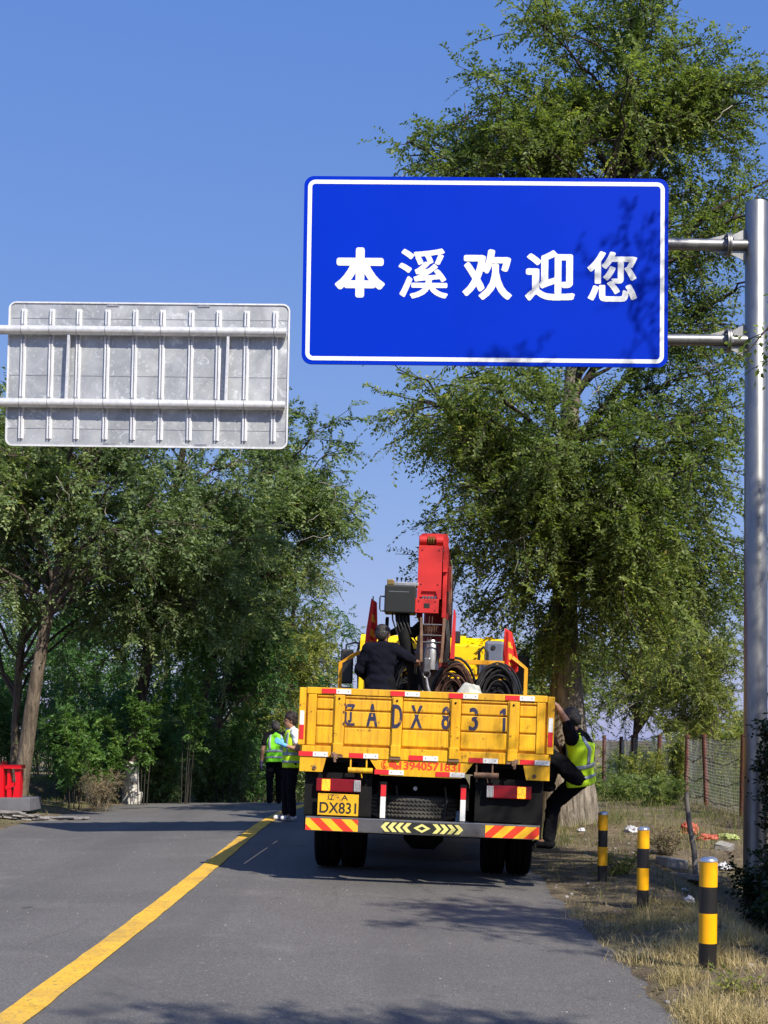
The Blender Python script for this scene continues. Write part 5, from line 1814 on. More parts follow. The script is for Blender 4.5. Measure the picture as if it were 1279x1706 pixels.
# yellow-green small trees and a dark leaning one beyond the fence
G_R = 'small trees beyond the fence'
tree('small_tree', 'yellow green small tree with a slanting dark trunk beyond the fence',
     trunk_px([(1052, 1330, 10), (1062, 1160, 9), (1075, 1040, 8), (1100, 960, 5)], 40),
     [blob_px(1090, 1010, 40, 110, 2.0, 90), blob_px(1060, 1130, 40, 90, 1.8, 65), blob_px(1180, 1060, 39, 70, 1.8, 90)],
     56, 8, 7, 14, 'leaf_yellow', 'bark_dark', 0.105, 0.052, 61, G_R, two=False, tint=0.35, tint_var=0.35, dead=30, start_frac=0.3)
tree('small_tree', 'pale bushy tree beyond the fence nearest the sign pole',
     trunk_px([(1185, 1330, 12), (1180, 1180, 9), (1190, 1080, 5)], 34),
     [blob_px(1190, 1120, 34, 62, 1.4, 70), blob_px(1130, 1150, 34, 60, 1.4, 60)],
     36, 7, 7, 13, 'leaf_yellow', 'bark_dark', 0.095, 0.045, 62, G_R, two=False, tint=0.40, tint_var=0.35, start_frac=0.15)
tree('small_tree', 'leafy green tree filling the gap behind the elm trunk',
     trunk_px([(900, 1345, 14), (905, 1200, 11), (900, 1060, 6)], 36),
     [blob_px(900, 1120, 36, 80, 1.6, 90), blob_px(985, 1140, 36, 60, 1.5, 80), blob_px(850, 1180, 37, 60, 1.5, 60)],
     44, 7, 7, 13, 'leaf_elm', 'bark_dark', 0.10, 0.05, 63, G_R, two=False, tint=0.5, start_frac=0.12)
# trees beside the camera whose boughs shade the verge, the sign and the near road
G_N = 'near verge trees by the camera'
tree('verge_tree', 'near elm at the right edge with yellowing twigs in front of the pole',
     [(7.4, 10.6, -0.3, 0.17), (7.3, 10.6, 3.0, 0.14), (7.0, 10.9, 6.5, 0.10), (6.8, 11.0, 9.5, 0.04)],
     [(7.0, 10.2, 8.0, 2.0, 2.0, 2.2, 8), (5.4, 11.8, 10.4, 1.35, 1.2, 1.3, 0.9), (3.72, 12.8, 5.1, 0.36, 0.4, 0.75, 0.7), (8.7, 9.4, 6.2, 1.9, 2.2, 2.0, 7), (4.4, 9.7, 6.6, 0.8, 0.7, 0.5, 0.8)],
     66, 7, 6, 11, 'leaf_elm', 'bark_dark', 0.075, 0.04, 71, G_N, tint=0.62, tint_var=0.4, start_frac=0.35)
tree('verge_tree', 'verge tree right of the camera casting branch shadows on the road',
     [(7.2, 6.5, -0.3, 0.17), (7.1, 6.5, 3.0, 0.14), (6.9, 6.6, 7.5, 0.05)],
     [(4.9, 6.5, 6.7, 0.9, 0.95, 0.6, 3), (8.4, 7.6, 6.9, 1.5, 1.6, 1.5, 6), (7.7, 4.7, 7.0, 1.5, 1.3, 1.2, 6)],
     54, 6, 6, 9, 'leaf_elm', 'bark_dark', 0.09, 0.046, 72, G_N, with_twigs=False, start_frac=0.4)
tree('verge_tree', 'verge tree behind the camera on the right roadside',
     [(6.2, 0.2, -0.2, 0.17), (6.1, 0.3, 3.0, 0.14), (5.6, 0.5, 7.5, 0.05)],
     [(4.3, 0.5, 6.8, 2.0, 1.25, 0.9, 8)],
     44, 6, 6, 9, 'leaf_elm', 'bark_dark', 0.09, 0.046, 73, G_N, with_twigs=False, start_frac=0.4)

# understorey shrubs
G_S = 'shrubs under the left trees'
sh = [(125, 1340, 28.5, 0.9, 1.8, 'leaf_deep', 9000, 'dark shrub between the leaning trunk and the sculpture plinth'),
      (255, 1342, 30.5, 0.9, 2.3, 'leaf_deep', 8000, 'tall dark shrub right behind the limewashed trunk'),
      (290, 1342, 31.5, 1.1, 2.0, 'leaf_grey', 8000, 'grey green shrub right of the limewashed trunk'),
      (395, 1346, 33.0, 1.0, 1.6, 'leaf_grey', 7000, 'shrub at the road edge left of the worker with his back turned'),
      (425, 1346, 36.0, 1.1, 1.9, 'leaf_deep', 7000, 'dark shrub directly behind the worker with his back turned'),
      (505, 1346, 37.0, 1.2, 2.2, 'leaf_grey', 8000, 'shrub showing between the workers and the tailgate'),
      (575, 1300, 44.0, 1.6, 3.4, 'leaf_grey', 10000, 'pale bush at the foot of the sky gap beside the truck mirror'),
      (545, 1300, 41.0, 1.5, 3.2, 'leaf_grey', 10000, 'bush left of the truck mirror below the feathery tree'),
      (20, 1340, 31.0, 1.3, 2.4, 'leaf_deep', 8000, 'dark shrub behind the red sculpture'),
      (180, 1345, 33.0, 1.4, 2.6, 'leaf_deep', 9000, 'deep green shrub behind the dry brush'),
      (345, 1345, 38.0, 1.5, 2.6, 'leaf_deep', 8000, 'dark shrub behind the slender pale trunk')]
for i, (px, py, Y, r_, h_, lf, n_, lb) in enumerate(sh):
    p = at(px, py, Y)
    shrub('shrub', lb, p.x, Y, r_, h_, lf, n_, 0.10, 0.05, 80 + i, G_S, two=False, tint=0.4, stems=18)
for i, (px, Y, r_, h_, lf, lb) in enumerate([(125, 29.5, 1.2, 1.7, 'leaf_deep', 'low thicket between leaning trunk and dry brush'), (200, 36.0, 2.0, 3.6, 'leaf_deep', 'tall thicket far behind the limewashed trunk'),
                                            (90, 36.0, 2.0, 3.8, 'leaf_deep', 'tall thicket far behind the leaning trunk'), (300, 37.0, 1.8, 3.4, 'leaf_deep', 'tall thicket far behind the tallest sapling'), (400, 41.0, 1.9, 3.6, 'leaf_deep', 'tall thicket far behind the green vest'),
                                            (-20, 35.0, 2.0, 4.0, 'leaf_deep', 'tall thicket at the left edge far behind the sculpture'), (470, 43.0, 1.9, 3.2, 'leaf_grey', 'tall thicket far behind the blue gloved worker'), (270, 30.6, 0.9, 1.1, 'leaf_grey', 'low thicket at the road edge right of the marker stone'), (350, 32.5, 1.0, 1.1, 'leaf_grey', 'low thicket at the foot of the slender pale trunk')]):
    p = at(px, 1345, Y)
    shrub('thicket', lb, p.x, Y, r_, h_, lf, 8000 if h_ > 3 else 6000, 0.13 if h_ > 3 else 0.095, 0.07 if h_ > 3 else 0.048, 180 + i, G_S, two=False, tint=0.35, stems=26, per=10, cat='thicket')
G_Y = 'bright green saplings on the left verge'
for i, (px, Y, r_, h_, n_, lb) in enumerate([(120, 26.4, 0.6, 2.0, 1800, 'sapling with bright compound leaves right of the leaning trunk'), (235, 28.4, 0.75, 2.9, 3600, 'bright sapling in front of the limewashed trunk crown'),
                                             (300, 29.0, 0.9, 3.6, 4200, 'tallest bright sapling between the limewashed and pale trunks'), (375, 31.8, 0.85, 2.5, 3600, 'bright sapling overhanging the far road edge'), (165, 27.6, 0.6, 1.8, 2000, 'low bright sapling above the dry brush')]):
    p = at(px, 1345, Y)
    shrub('sapling', lb, p.x, Y, r_, h_, 'leaf_bright', n_, 0.085, 0.034, 110 + i, G_Y, per=16, stems=5, tint=0.35, cat='sapling', lift=0.12, twig='twig_dark')
for i, (px, Y, r_, h_, n_, lf, lb) in enumerate([(1225, 9.0, 0.16, 0.12, 350, 'leaf_yellow', 'low green weed right of the nearest bollard foot'), (1030, 15.8, 0.3, 0.25, 800, 'leaf_yellow', 'pale weed behind the farthest bollard'), (1110, 18.5, 0.35, 0.3, 900, 'leaf_dry', 'dry weed tuft left of the wooden stake')]):
    p = at(px, 1400, Y)
    shrub('verge_weed', lb, p.x, Y, r_, h_, lf, n_, 0.04, 0.018, 200 + i, 'weeds on the right verge', stems=14, per=8, stem_r=0.003, tint=0.5, cat='weeds')
p = at(165, 1345, 26.0)
shrub('dry_brush', 'brownish dry brush on the left verge beside the slate wall', p.x, 26.0, 0.55, 0.75, 'leaf_dry', 6500, 0.05, 0.014, 130, per=10, stems=46, stem_r=0.004, two=False, twig='twig_pale', tint=0.6, cat='brush')
G_F = 'weeds along the fence'
for i, (x, y, r_, h_, lf, lb) in enumerate([(5.0, 26.6, 0.7, 0.5, 'leaf_elm', 'low weeds in front of the dark fence post'), (4.6, 28.5, 0.8, 0.55, 'leaf_elm', 'dark weed clump right of the elm trunk'), (5.75, 31.5, 0.7, 1.0, 'leaf_yellow', 'climbing weeds covering the middle of the fence'),
                                            (5.85, 34.5, 0.7, 1.0, 'leaf_elm', 'green creeper on the fence right of the elm'), (5.8, 29.3, 0.25, 1.5, 'leaf_yellow', 'creeper wound round the dark fence post'), (5.4, 39.0, 1.0, 1.1, 'leaf_elm', 'weeds at the far end of the fence'),
                                            (7.6, 25.0, 1.1, 0.9, 'leaf_yellow', 'pale weeds behind the nearest fence post'), (7.9, 29.5, 1.3, 1.0, 'leaf_yellow', 'pale weeds behind the second fence post')]):
    shrub('weed_clump', lb, x, y, r_, h_, lf, 4200, 0.07, 0.034, 140 + i, G_F, tint=0.45, two=False, stems=18, per=10, cat='weeds')
for i, (px, Y, r_, h_, lf, lb) in enumerate([(990, 47, 2.0, 2.6, 'leaf_elm', 'far bush seen past the climbing worker'), (1060, 49, 2.2, 3.0, 'leaf_yellow', 'far yellow green bush behind the middle of the fence'), (1120, 52, 2.4, 2.6, 'leaf_elm', 'far bush behind the dark fence post'), (1185, 50, 2.2, 2.4, 'leaf_yellow', 'far pale bush behind the mesh near the sign pole'), (1250, 54, 2.6, 3.0, 'leaf_elm', 'far bush half hidden by the sign pole')]):
    p = at(px, 1300, Y)
    shrub('far_bush', lb, p.x, Y, r_, h_, lf, 9000, 0.14, 0.08, 220 + i, 'bushes far beyond the fence', two=False, tint=0.45, stems=26, per=10, cat='bush')
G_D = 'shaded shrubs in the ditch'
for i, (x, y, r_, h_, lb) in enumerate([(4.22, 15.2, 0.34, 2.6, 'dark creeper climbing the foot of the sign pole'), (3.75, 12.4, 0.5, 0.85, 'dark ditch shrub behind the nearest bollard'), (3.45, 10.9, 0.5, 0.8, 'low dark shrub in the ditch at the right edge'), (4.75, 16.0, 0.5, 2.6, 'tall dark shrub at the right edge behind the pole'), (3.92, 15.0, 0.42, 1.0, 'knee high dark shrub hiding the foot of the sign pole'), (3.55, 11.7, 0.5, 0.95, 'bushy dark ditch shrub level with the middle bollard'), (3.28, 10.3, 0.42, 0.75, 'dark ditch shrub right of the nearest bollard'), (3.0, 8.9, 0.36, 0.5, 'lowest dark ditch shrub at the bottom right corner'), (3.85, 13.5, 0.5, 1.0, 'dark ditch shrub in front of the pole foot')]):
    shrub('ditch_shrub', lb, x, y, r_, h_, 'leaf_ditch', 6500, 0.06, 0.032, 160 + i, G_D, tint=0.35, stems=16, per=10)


# ------------------------------------------------------------------ grass
def grass(name, label, n, region, mat, hmin, hmax, wid, seed, tint, dens=None, lean=0.5):
    rng = np.random.default_rng(seed)
    X = rng.uniform(region[0], region[1], n)
    Y = rng.uniform(region[2], region[3], n)
    if dens is not None:
        keep = rng.uniform(0, 1, n) < dens(X, Y)
        X, Y = X[keep], Y[keep]
    n = len(X)
    Z = ground_z(X, Y) - 0.004
    a = rng.uniform(0, 6.28, n)
    ln = rng.uniform(hmin, hmax, n) * (0.7 + 0.5 * np.clip(fbm(X, Y, 3.1, 2), -0.8, 1))
    ba = rng.uniform(0, 6.28, n)
    le = np.abs(rng.normal(0, lean, n))
    base = np.stack([X, Y, Z], -1)
    wv = np.stack([np.cos(a), np.sin(a), 0 * a], -1) * wid
    up = np.stack([np.cos(ba) * le, np.sin(ba) * le, np.ones(n)], -1)
    up = unit(up) * ln[:, None]
    tipd = unit(up + np.stack([np.cos(ba), np.sin(ba), -0.4 + 0 * ba], -1) * (ln * le * 0.9)[:, None]) * (ln * 0.6)[:, None]
    mid = base + up * 0.6
    tip = mid + tipd
    V = np.stack([base - wv, base + wv, mid + wv * 0.7, mid - wv * 0.7, tip], 1).reshape(-1, 3)
    i = np.arange(n) * 5
    F4 = np.stack([i, i + 1, i + 2, i + 3], -1)
    F3 = np.stack([i + 3, i + 2, i + 4], -1)
    tn = np.clip(tint + 0.25 * fbm(X, Y, 1.3, 2) + rng.normal(0, 0.2, n), 0, 1)
    o = link(name, np_mesh(name, V, [F3, F4], None, np.concatenate([tn, tn])), mat)
    return tag(o, label, 'grass', kind='stuff')


def dens_right(X, Y):
    s, nn = road_sn(X, Y)
    d = nn - HW_R + 0.10 * fbm(X, Y, 1.8, 3)
    return sm(-0.16, 0.12, d) * (1 - 0.75 * sm(1.3, 2.2, d)) * np.clip(0.42 + 0.62 * fbm(X, Y, 2.2, 3), 0.04, 1)


grass('dry_grass', 'straw coloured dry grass on the near right verge', 170000, (1.4, 4.2, 5.6, 13.5), 'straw', 0.03, 0.15, 0.0022, 1, 0.5, dens_right, 1.2)


def dens_mid(X, Y):
    s, nn = road_sn(X, Y)
    d = nn - HW_R
    return sm(0.0, 0.3, d) * (0.35 + 0.5 * np.clip(fbm(X, Y, 1.4, 2), -0.6, 1)) * np.where(Y < 19, 0.25, 1.0)


grass('verge_grass', 'sparse dry and green grass round the elm and the fence', 60000, (1.6, 9.0, 13.5, 34), 'grass', 0.05, 0.24, 0.004, 2, 0.6, dens_mid, 0.5)


def dens_field(X, Y):
    return np.clip(0.5 + 0.5 * fbm(X, Y, 0.9, 2), 0.1, 1)


grass('field_grass', 'tall pale weeds and grass in the field beyond the fence', 45000, (6.4, 15, 23, 48), 'grass', 0.25, 0.9, 0.006, 6, 0.45, dens_field, 0.35)


def dens_left(X, Y):
    s, nn = road_sn(X, Y)
    d = -nn - HW_L
    return sm(0.0, 0.25, d) * (1 - sm(3.5, 5, d)) * (0.5 + 0.4 * np.clip(fbm(X, Y, 1.4, 2), -0.8, 1))


grass('left_verge_grass', 'short green and tan grass along the left road edge', 60000, (-11.0, -3.0, 19, 36), 'grass', 0.03, 0.12, 0.004, 3, 0.52, dens_left, 0.6)
rng = np.random.default_rng(9)
nl_ = 5200
X, Y = rng.uniform(1.3, 4.5, nl_), rng.uniform(6, 22, nl_)
X[:1500], Y[:1500] = rng.uniform(-8.5, -4.5, 1500), rng.uniform(19, 29, 1500)
s_, n_ = road_sn(X, Y)
keep = (n_ > HW_R - 0.35) | (n_ < -HW_L + 0.3)
X, Y = X[keep], Y[keep]
ax = rng.normal(0, 1, (len(X), 3)) * np.array([1, 1, 0.25])
V, F, _ = leaf_faces(np.stack([X, Y, ground_z(X, Y) + 0.008], -1), unit(ax), np.array([0, 0, 1.0]) + rng.normal(0, 0.3, (len(X), 3)), rng.uniform(0.025, 0.06, len(X)), rng.uniform(0.014, 0.03, len(X)))
tag(link('fallen_leaves', np_mesh('fallen_leaves', V, [F], None, np.repeat(rng.uniform(0, 1, len(X)), 2)), 'leaf_dry'), 'scattered brown fallen leaves on both verges', 'leaf litter', kind='stuff')
# grit and small stones that have rolled on the asphalt and lie on the verge
gb = bmesh.new()
rs = random.Random(4)
for k in range(900):
    if k < 260:
        x, y = rs.uniform(-5.0, 1.6), rs.uniform(7, 20)
        r_ = rs.uniform(0.003, 0.009)
        zz = float(road_z(y, x - XC))
    else:
        x, y = rs.uniform(1.6, 4.6), rs.uniform(7, 21)
        r_ = rs.uniform(0.006, 0.022) if rs.random() < 0.2 else rs.uniform(0.004, 0.012)
        zz = gz(x, y)
    vsn = bmesh.ops.create_icosphere(gb, subdivisions=1, radius=r_)['verts']
    for v in vsn:
        v.co = Vector((v.co.x * rs.uniform(0.8, 1.3), v.co.y * rs.uniform(0.8, 1.3), v.co.z * 0.7)) + Vector((x, y, zz + r_ * 0.3))
me = bpy.data.meshes.new('loose_gravel')
gb.to_mesh(me)
gb.free()
tag(link('loose_gravel', me, 'slate'), 'loose grit and small stones on road and verge', 'gravel', kind='stuff')



# ------------------------------------------------------------------ people
def capsule_bm(bm, a, b, ra, rb, n=14):
    a, b = Vector(a), Vector(b)
    d = (b - a)
    L = d.length
    d = d.normalized() if L > 1e-6 else Vector((0, 0, 1))
    u = d.orthogonal().normalized()
    w = d.cross(u)
    prof = []
    for k in range(1, 5):
        t = -math.pi / 2 + math.pi / 2 * k / 4
        prof.append((ra * math.cos(t), ra * math.sin(t)))
    for k in range(0, 4):
        t = math.pi / 2 * k / 4
        prof.append((rb * math.cos(t), L + rb * math.sin(t)))
    rings = [[bm.verts.new(a + d * h + (u * math.cos(q) + w * math.sin(q)) * r) for q in [2 * math.pi * k / n for k in range(n)]] for r, h in prof]
    p0, p1 = bm.verts.new(a - d * ra), bm.verts.new(b + d * rb)
    for r0, r1 in zip(rings, rings[1:]):
        for k in range(n):
            bm.faces.new((r0[k], r0[(k + 1) % n], r1[(k + 1) % n], r1[k]))
    for k in range(n):
        bm.faces.new((p0, rings[0][(k + 1) % n], rings[0][k]))
        bm.faces.new((p1, rings[-1][k], rings[-1][(k + 1) % n]))


def ellipsoid_bm(bm, c, rad, basis):
    vs_ = bmesh.ops.create_uvsphere(bm, u_segments=18, v_segments=12, radius=1)['verts']
    l, f, u = basis
    c = Vector(c)
    for v in vs_:
        v.co = c + l * (v.co.x * rad[0]) + f * (v.co.y * rad[1]) + u * (v.co.z * rad[2])


def union(name, shapes, mat, parent, voxel=0.011, smooth=4, wrinkle=0.0, seed=0):
    bm = bmesh.new()
    for s in shapes:
        if s[0] == 'c':
            capsule_bm(bm, *s[1:])
        else:
            ellipsoid_bm(bm, *s[1:])
    bmesh.ops.recalc_face_normals(bm, faces=bm.faces)
    me = bpy.data.meshes.new(name)
    bm.to_mesh(me)
    bm.free()
    tmp = bpy.data.objects.new('tmp', me)
    C.objects.link(tmp)
    rm = tmp.modifiers.new('r', 'REMESH')
    rm.mode = 'VOXEL'
    rm.voxel_size = voxel
    sm_ = tmp.modifiers.new('s', 'SMOOTH')
    sm_.iterations = smooth
    sm_.factor = 0.5
    bpy.context.view_layer.update()
    out = bpy.data.meshes.new_from_object(tmp.evaluated_get(bpy.context.evaluated_depsgraph_get()))
    bpy.data.objects.remove(tmp)
    bpy.data.meshes.remove(me)
    out.name = name
    if wrinkle:
        off = Vector((seed * 2.3, seed * 1.1, 0))
        nrm = [v.normal.copy() for v in out.vertices]
        for v, n in zip(out.vertices, nrm):
            q = Vector((v.co.x * 9, v.co.y * 9, v.co.z * 17 + v.co.x * 8)) + off
            v.co += n * (wrinkle * (mnoise.noise(q) + 0.5 * mnoise.noise(q * 2.1)))
    out.materials.clear()
    return link(name, out, mat, parent, True)


def hand_shapes(w, tip, palm_n, thumb_side, curl=0.35, s=1.0):
    """w wrist, tip where the knuckles end; palm_n the way the palm faces; thumb_side unit vector"""
    w, tip = Vector(w), Vector(tip)
    d = (tip - w).normalized()
    t = Vector(thumb_side)
    t = (t - d * t.dot(d)).normalized()
    p = Vector(palm_n)
    p = (p - d * p.dot(d) - t * p.dot(t)).normalized()
    k = w + d * 0.085 * s
    out = [('c', w + d * 0.02, k - t * 0.022 * s, 0.026 * s, 0.020 * s), ('c', w + d * 0.02, k + t * 0.022 * s, 0.026 * s, 0.020 * s), ('c', w + d * 0.03, k, 0.026 * s, 0.021 * s)]
    for i, ln in enumerate((0.070, 0.080, 0.074, 0.058)):
        b = k + t * (0.030 - i * 0.020) * s
        m_ = b + (d * math.cos(curl) + p * math.sin(curl)) * ln * 0.5 * s + t * (0.006 - 0.004 * i)
        e = m_ + (d * math.cos(curl * 2.4) + p * math.sin(curl * 2.4)) * ln * 0.5 * s
        out += [('c', b, m_, 0.0105 * s, 0.0095 * s), ('c', m_, e, 0.0095 * s, 0.008 * s)]
    tb_ = w + d * 0.03 * s + t * 0.026 * s
    tm = tb_ + (d * 0.6 + t * 0.75 + p * 0.2).normalized() * 0.042 * s
    te = tm + (d * 0.85 + t * 0.3 + p * 0.4).normalized() * 0.032 * s
    out += [('c', tb_, tm, 0.013 * s, 0.0115 * s), ('c', tm, te, 0.0115 * s, 0.009 * s)]
    return out


class Person:
    def __init__(s, label, base, J, front, spine_lean=None, head_dir=None, skin='skin'):
        """J: joints in world space"""
        s.root = empty('person', base)
        tag(s.root, label, 'person')
        s.b = Vector(base)
        s.J = {k: Vector(v) - s.b for k, v in J.items()}
        s.f = Vector(front).normalized()
        s.l = Vector((0, 0, 1)).cross(s.f).normalized()
        J = s.J
        s.up = (J['neck'] - J['pelvis']).normalized()
        s.l = (s.l - s.up * s.l.dot(s.up)).normalized()
        s.ft = s.l.cross(s.up).normalized()
        hd = Vector(head_dir).normalized() if head_dir else s.f
        s.hf = hd
        s.hl = Vector((0, 0, 1)).cross(hd).normalized()
        s.hu = hd.cross(s.hl).normalized() if hd.cross(s.hl).z > 0 else -hd.cross(s.hl).normalized()
        s.skin = skin
        s.seed = len(label)

    def torso(s, inf):
        J, B = s.J, (s.l, s.ft, s.up)
        mid = J['pelvis'].lerp(J['chest'], 0.5)
        return [('e', J['pelvis'], (0.155 + inf, 0.105 + inf, 0.125 + inf), B), ('e', mid, (0.138 + inf, 0.098 + inf, 0.15 + inf), B),
                ('e', J['chest'], (0.158 + inf, 0.108 + inf, 0.165 + inf), B), ('c', J['shl'], J['shr'], 0.058 + inf, 0.058 + inf), ('c', J['chest'], J['neck'], 0.085 + inf, 0.058 + inf * 0.5)]

    def body(s, hands=None):
        J = s.J
        sh = s.torso(0)
        for q in 'lr':
            sh += [('c', J['sh' + q], J['el' + q], 0.050, 0.041), ('c', J['el' + q], J['wr' + q], 0.041, 0.027)]
            sh += [('c', J['hip' + q], J['kn' + q], 0.080, 0.056), ('c', J['kn' + q], J['an' + q], 0.055, 0.036), ('c', J['an' + q], J['toe' + q], 0.040, 0.030)]
            if hands and hands.get(q):
                sh += hand_shapes(J['wr' + q], *hands[q])
        h, B = J['head'], (s.hl, s.hf, s.hu)
        sh += [('c', J['neck'] - s.up * 0.03, h - s.hu * 0.06, 0.054, 0.05), ('e', h + s.hu * 0.025, (0.076, 0.094, 0.095), B), ('e', h - s.hu * 0.045 + s.hf * 0.022, (0.058, 0.066, 0.070), B),
               ('e', h - s.hu * 0.015 + s.hf * 0.095, (0.014, 0.020, 0.020), B), ('c', h + s.hu * 0.012 + s.hf * 0.088, h - s.hu * 0.02 + s.hf * 0.102, 0.009, 0.012),
               ('e', h + s.hl * 0.078, (0.012, 0.022, 0.034), B), ('e', h - s.hl * 0.078, (0.012, 0.022, 0.034), B), ('e', h - s.hu * 0.098 + s.hf * 0.055, (0.026, 0.024, 0.018), B)]
        b = union('body', sh, s.skin, s.root, 0.0105, 3)
        for sg in (-1, 1):
            e = h + s.hl * 0.033 * sg + s.hf * 0.087 + s.hu * 0.010
            MB().tube([e - s.hl * 0.014, e, e + s.hl * 0.014], [0.004, 0.009, 0.004], 8).build('eye', 'ink', b)
            e = e + s.hu * 0.024 + s.hf * 0.003
            MB().tube([e - s.hl * 0.020, e + s.hu * 0.004, e + s.hl * 0.020], [0.003, 0.006, 0.003], 6).build('eyebrow', 'hair', b)
        e = h - s.hu * 0.058 + s.hf * 0.089
        MB().tube([e - s.hl * 0.024 - s.hf * 0.008, e, e + s.hl * 0.024 - s.hf * 0.008], [0.003, 0.007, 0.003], 6).build('mouth', 'skin_dark', b)
        return b

    def hair(s, mat, size=1.0, wild=0.0, low=0.0):
        h, B = s.J['head'], (s.hl, s.hf, s.hu)
        o = [('e', h + s.hu * 0.055 - s.hf * 0.018, (0.086 * size, 0.098 * size, 0.078 * size), B), ('e', h + s.hu * 0.005 - s.hf * 0.052, (0.078 * size, 0.062 * size, 0.085 + low), B)]
        for sg in (-1, 1):
            o.append(('e', h + s.hu * 0.03 + s.hl * 0.066 * sg * size - s.hf * 0.012, (0.024, 0.05, 0.05), B))
        if wild:
            r = random.Random(s.seed)
            for _ in range(26):
                d = Vector((r.gauss(0, 1), r.gauss(0, 1), abs(r.gauss(0, 1)))).normalized()
                p = h + s.hu * 0.055 - s.hf * 0.015 + s.hl * d.x * 0.085 + s.hf * d.y * 0.095 + s.hu * d.z * 0.085
                if d.y > 0.6 and d.z < 0.35:
                    continue
                o.append(('e', p, (0.026, 0.026, 0.026), B))
        return union('hair', o, mat, s.root, 0.0085, 2, 0.004, 3)

    def top(s, name, mat, sleeve=1.0, inf=0.014, hem=0.0):
        J = s.J
        sh = s.torso(inf)
        if hem:
            sh.append(('e', J['pelvis'] - s.up * hem, (0.165 + inf, 0.115 + inf, 0.10), (s.l, s.ft, s.up)))
        for q in 'lr':
            sh.append(('c', J['sh' + q], J['sh' + q].lerp(J['el' + q], min(1, sleeve * 2)), 0.060 + inf, 0.048 + inf))
            if sleeve > 0.5:
                sh.append(('c', J['el' + q], J['el' + q].lerp(J['wr' + q], (sleeve - 0.5) * 2), 0.047 + inf, 0.034 + inf))
        return union(name, sh, mat, s.root, 0.012, 4, 0.010, s.seed)

    def trousers(s, mat, inf=0.018):
        J = s.J
        sh = [('e', J['pelvis'], (0.162, 0.118, 0.12), (s.l, s.ft, s.up)), ('c', J['hipl'], J['hipr'], 0.092, 0.092)]
        for q in 'lr':
            sh += [('c', J['hip' + q], J['kn' + q], 0.085 + inf, 0.060 + inf), ('c', J['kn' + q], J['an' + q].lerp(J['kn' + q], 0.06), 0.058 + inf, 0.046 + inf)]
        return union('trousers', sh, mat, s.root, 0.012, 4, 0.012, s.seed + 5)

    def shoes(s, mat, stripes=False):
        J = s.J
        for q in 'lr':
            a, t = J['an' + q], J['toe' + q]
            d = (t - a)
            fl = Vector((d.x, d.y, 0))
            fl = fl.normalized() if fl.length > 0.01 else s.f
            o = union('shoe', [('c', a - Vector((0, 0, 0.035)) - fl * 0.03, t - Vector((0, 0, 0.0)), 0.048, 0.040), ('c', a, a - Vector((0, 0, 0.04)), 0.046, 0.05)], mat, s.root, 0.009, 3)
            if stripes:
                sd = Vector((0, 0, 1)).cross(fl)
                for sg in (-1, 1):
                    for k in range(3):
                        m_ = a.lerp(t, 0.35 + 0.16 * k) + sd * sg * 0.046
                        MB().tube([m_ + Vector((0, 0, -0.03)) - fl * 0.008, m_ + Vector((0, 0, 0.012)) + fl * 0.006 - sd * sg * 0.010], 0.007, 6).build('shoe_stripe', 'ink', o)

    def gloves(s, mat, hands):
        for q in hands:
            sh = [(k[0], k[1], k[2], k[3] + 0.003, k[4] + 0.003) for k in hand_shapes(s.J['wr' + q], *hands[q])]
            sh.append(('c', s.J['wr' + q].lerp(s.J['el' + q], 0.12), s.J['wr' + q], 0.036, 0.034))
            union('glove', sh, mat, s.root, 0.007, 2)

    def surf(s, t, th, inf=0.0):
        J = s.J
        hem = J['pelvis'] - s.up * s.hem
        pts = [hem, J['pelvis'], J['pelvis'].lerp(J['chest'], 0.5), J['chest'], J['chest'].lerp(J['neck'], 0.62), J['neck']]
        ks = [0.0, 0.22, 0.45, 0.70, 0.90, 1.0]
        a = [0.190, 0.186, 0.178, 0.188, 0.165, 0.085]
        b = [0.145, 0.138, 0.128, 0.138, 0.112, 0.075]
        i = max(0, min(4, next((k for k in range(5) if t <= ks[k + 1]), 4)))
        u = (t - ks[i]) / (ks[i + 1] - ks[i])
        c = pts[i].lerp(pts[i + 1], u)
        aa, bb = a[i] + (a[i + 1] - a[i]) * u + inf, b[i] + (b[i + 1] - b[i]) * u + inf
        cs, sn = math.cos(th), math.sin(th)
        e = 0.8
        w = 0.010 * mnoise.noise(Vector((cs * 2.5 + s.seed, sn * 2.5, t * 7))) * (1.4 - t)
        return c + s.l * ((aa + w) * math.copysign(abs(cs) ** e, cs)) + s.ft * ((bb + w) * math.copysign(abs(sn) ** e, sn))

    def patch(s, name, mat, t0, t1, th0, th1, inf, nt=8, nth=12, thick=0.004, closed=False, parent=None, skew=0.0):
        V, F = [], []
        m_ = nth if closed else nth + 1
        for i in range(nt + 1):
            t = t0 + (t1 - t0) * i / nt
            for j in range(m_):
                th = th0 + (th1 - th0) * j / nth + skew * (t - t0)
                V.append(s.surf(t, th, inf))
        for i in range(nt):
            for j in range(nth):
                a, b = i * m_ + j, i * m_ + (j + 1) % m_
                F.append((a, b, b + m_, a + m_))
        me = bpy.data.meshes.new(name)
        me.from_pydata(V, [], F)
        o = link(name, me, mat, parent or s.root, True)
        md = o.modifiers.new('thickness', 'SOLIDIFY')
        md.thickness = thick
        md.offset = 1
        return o

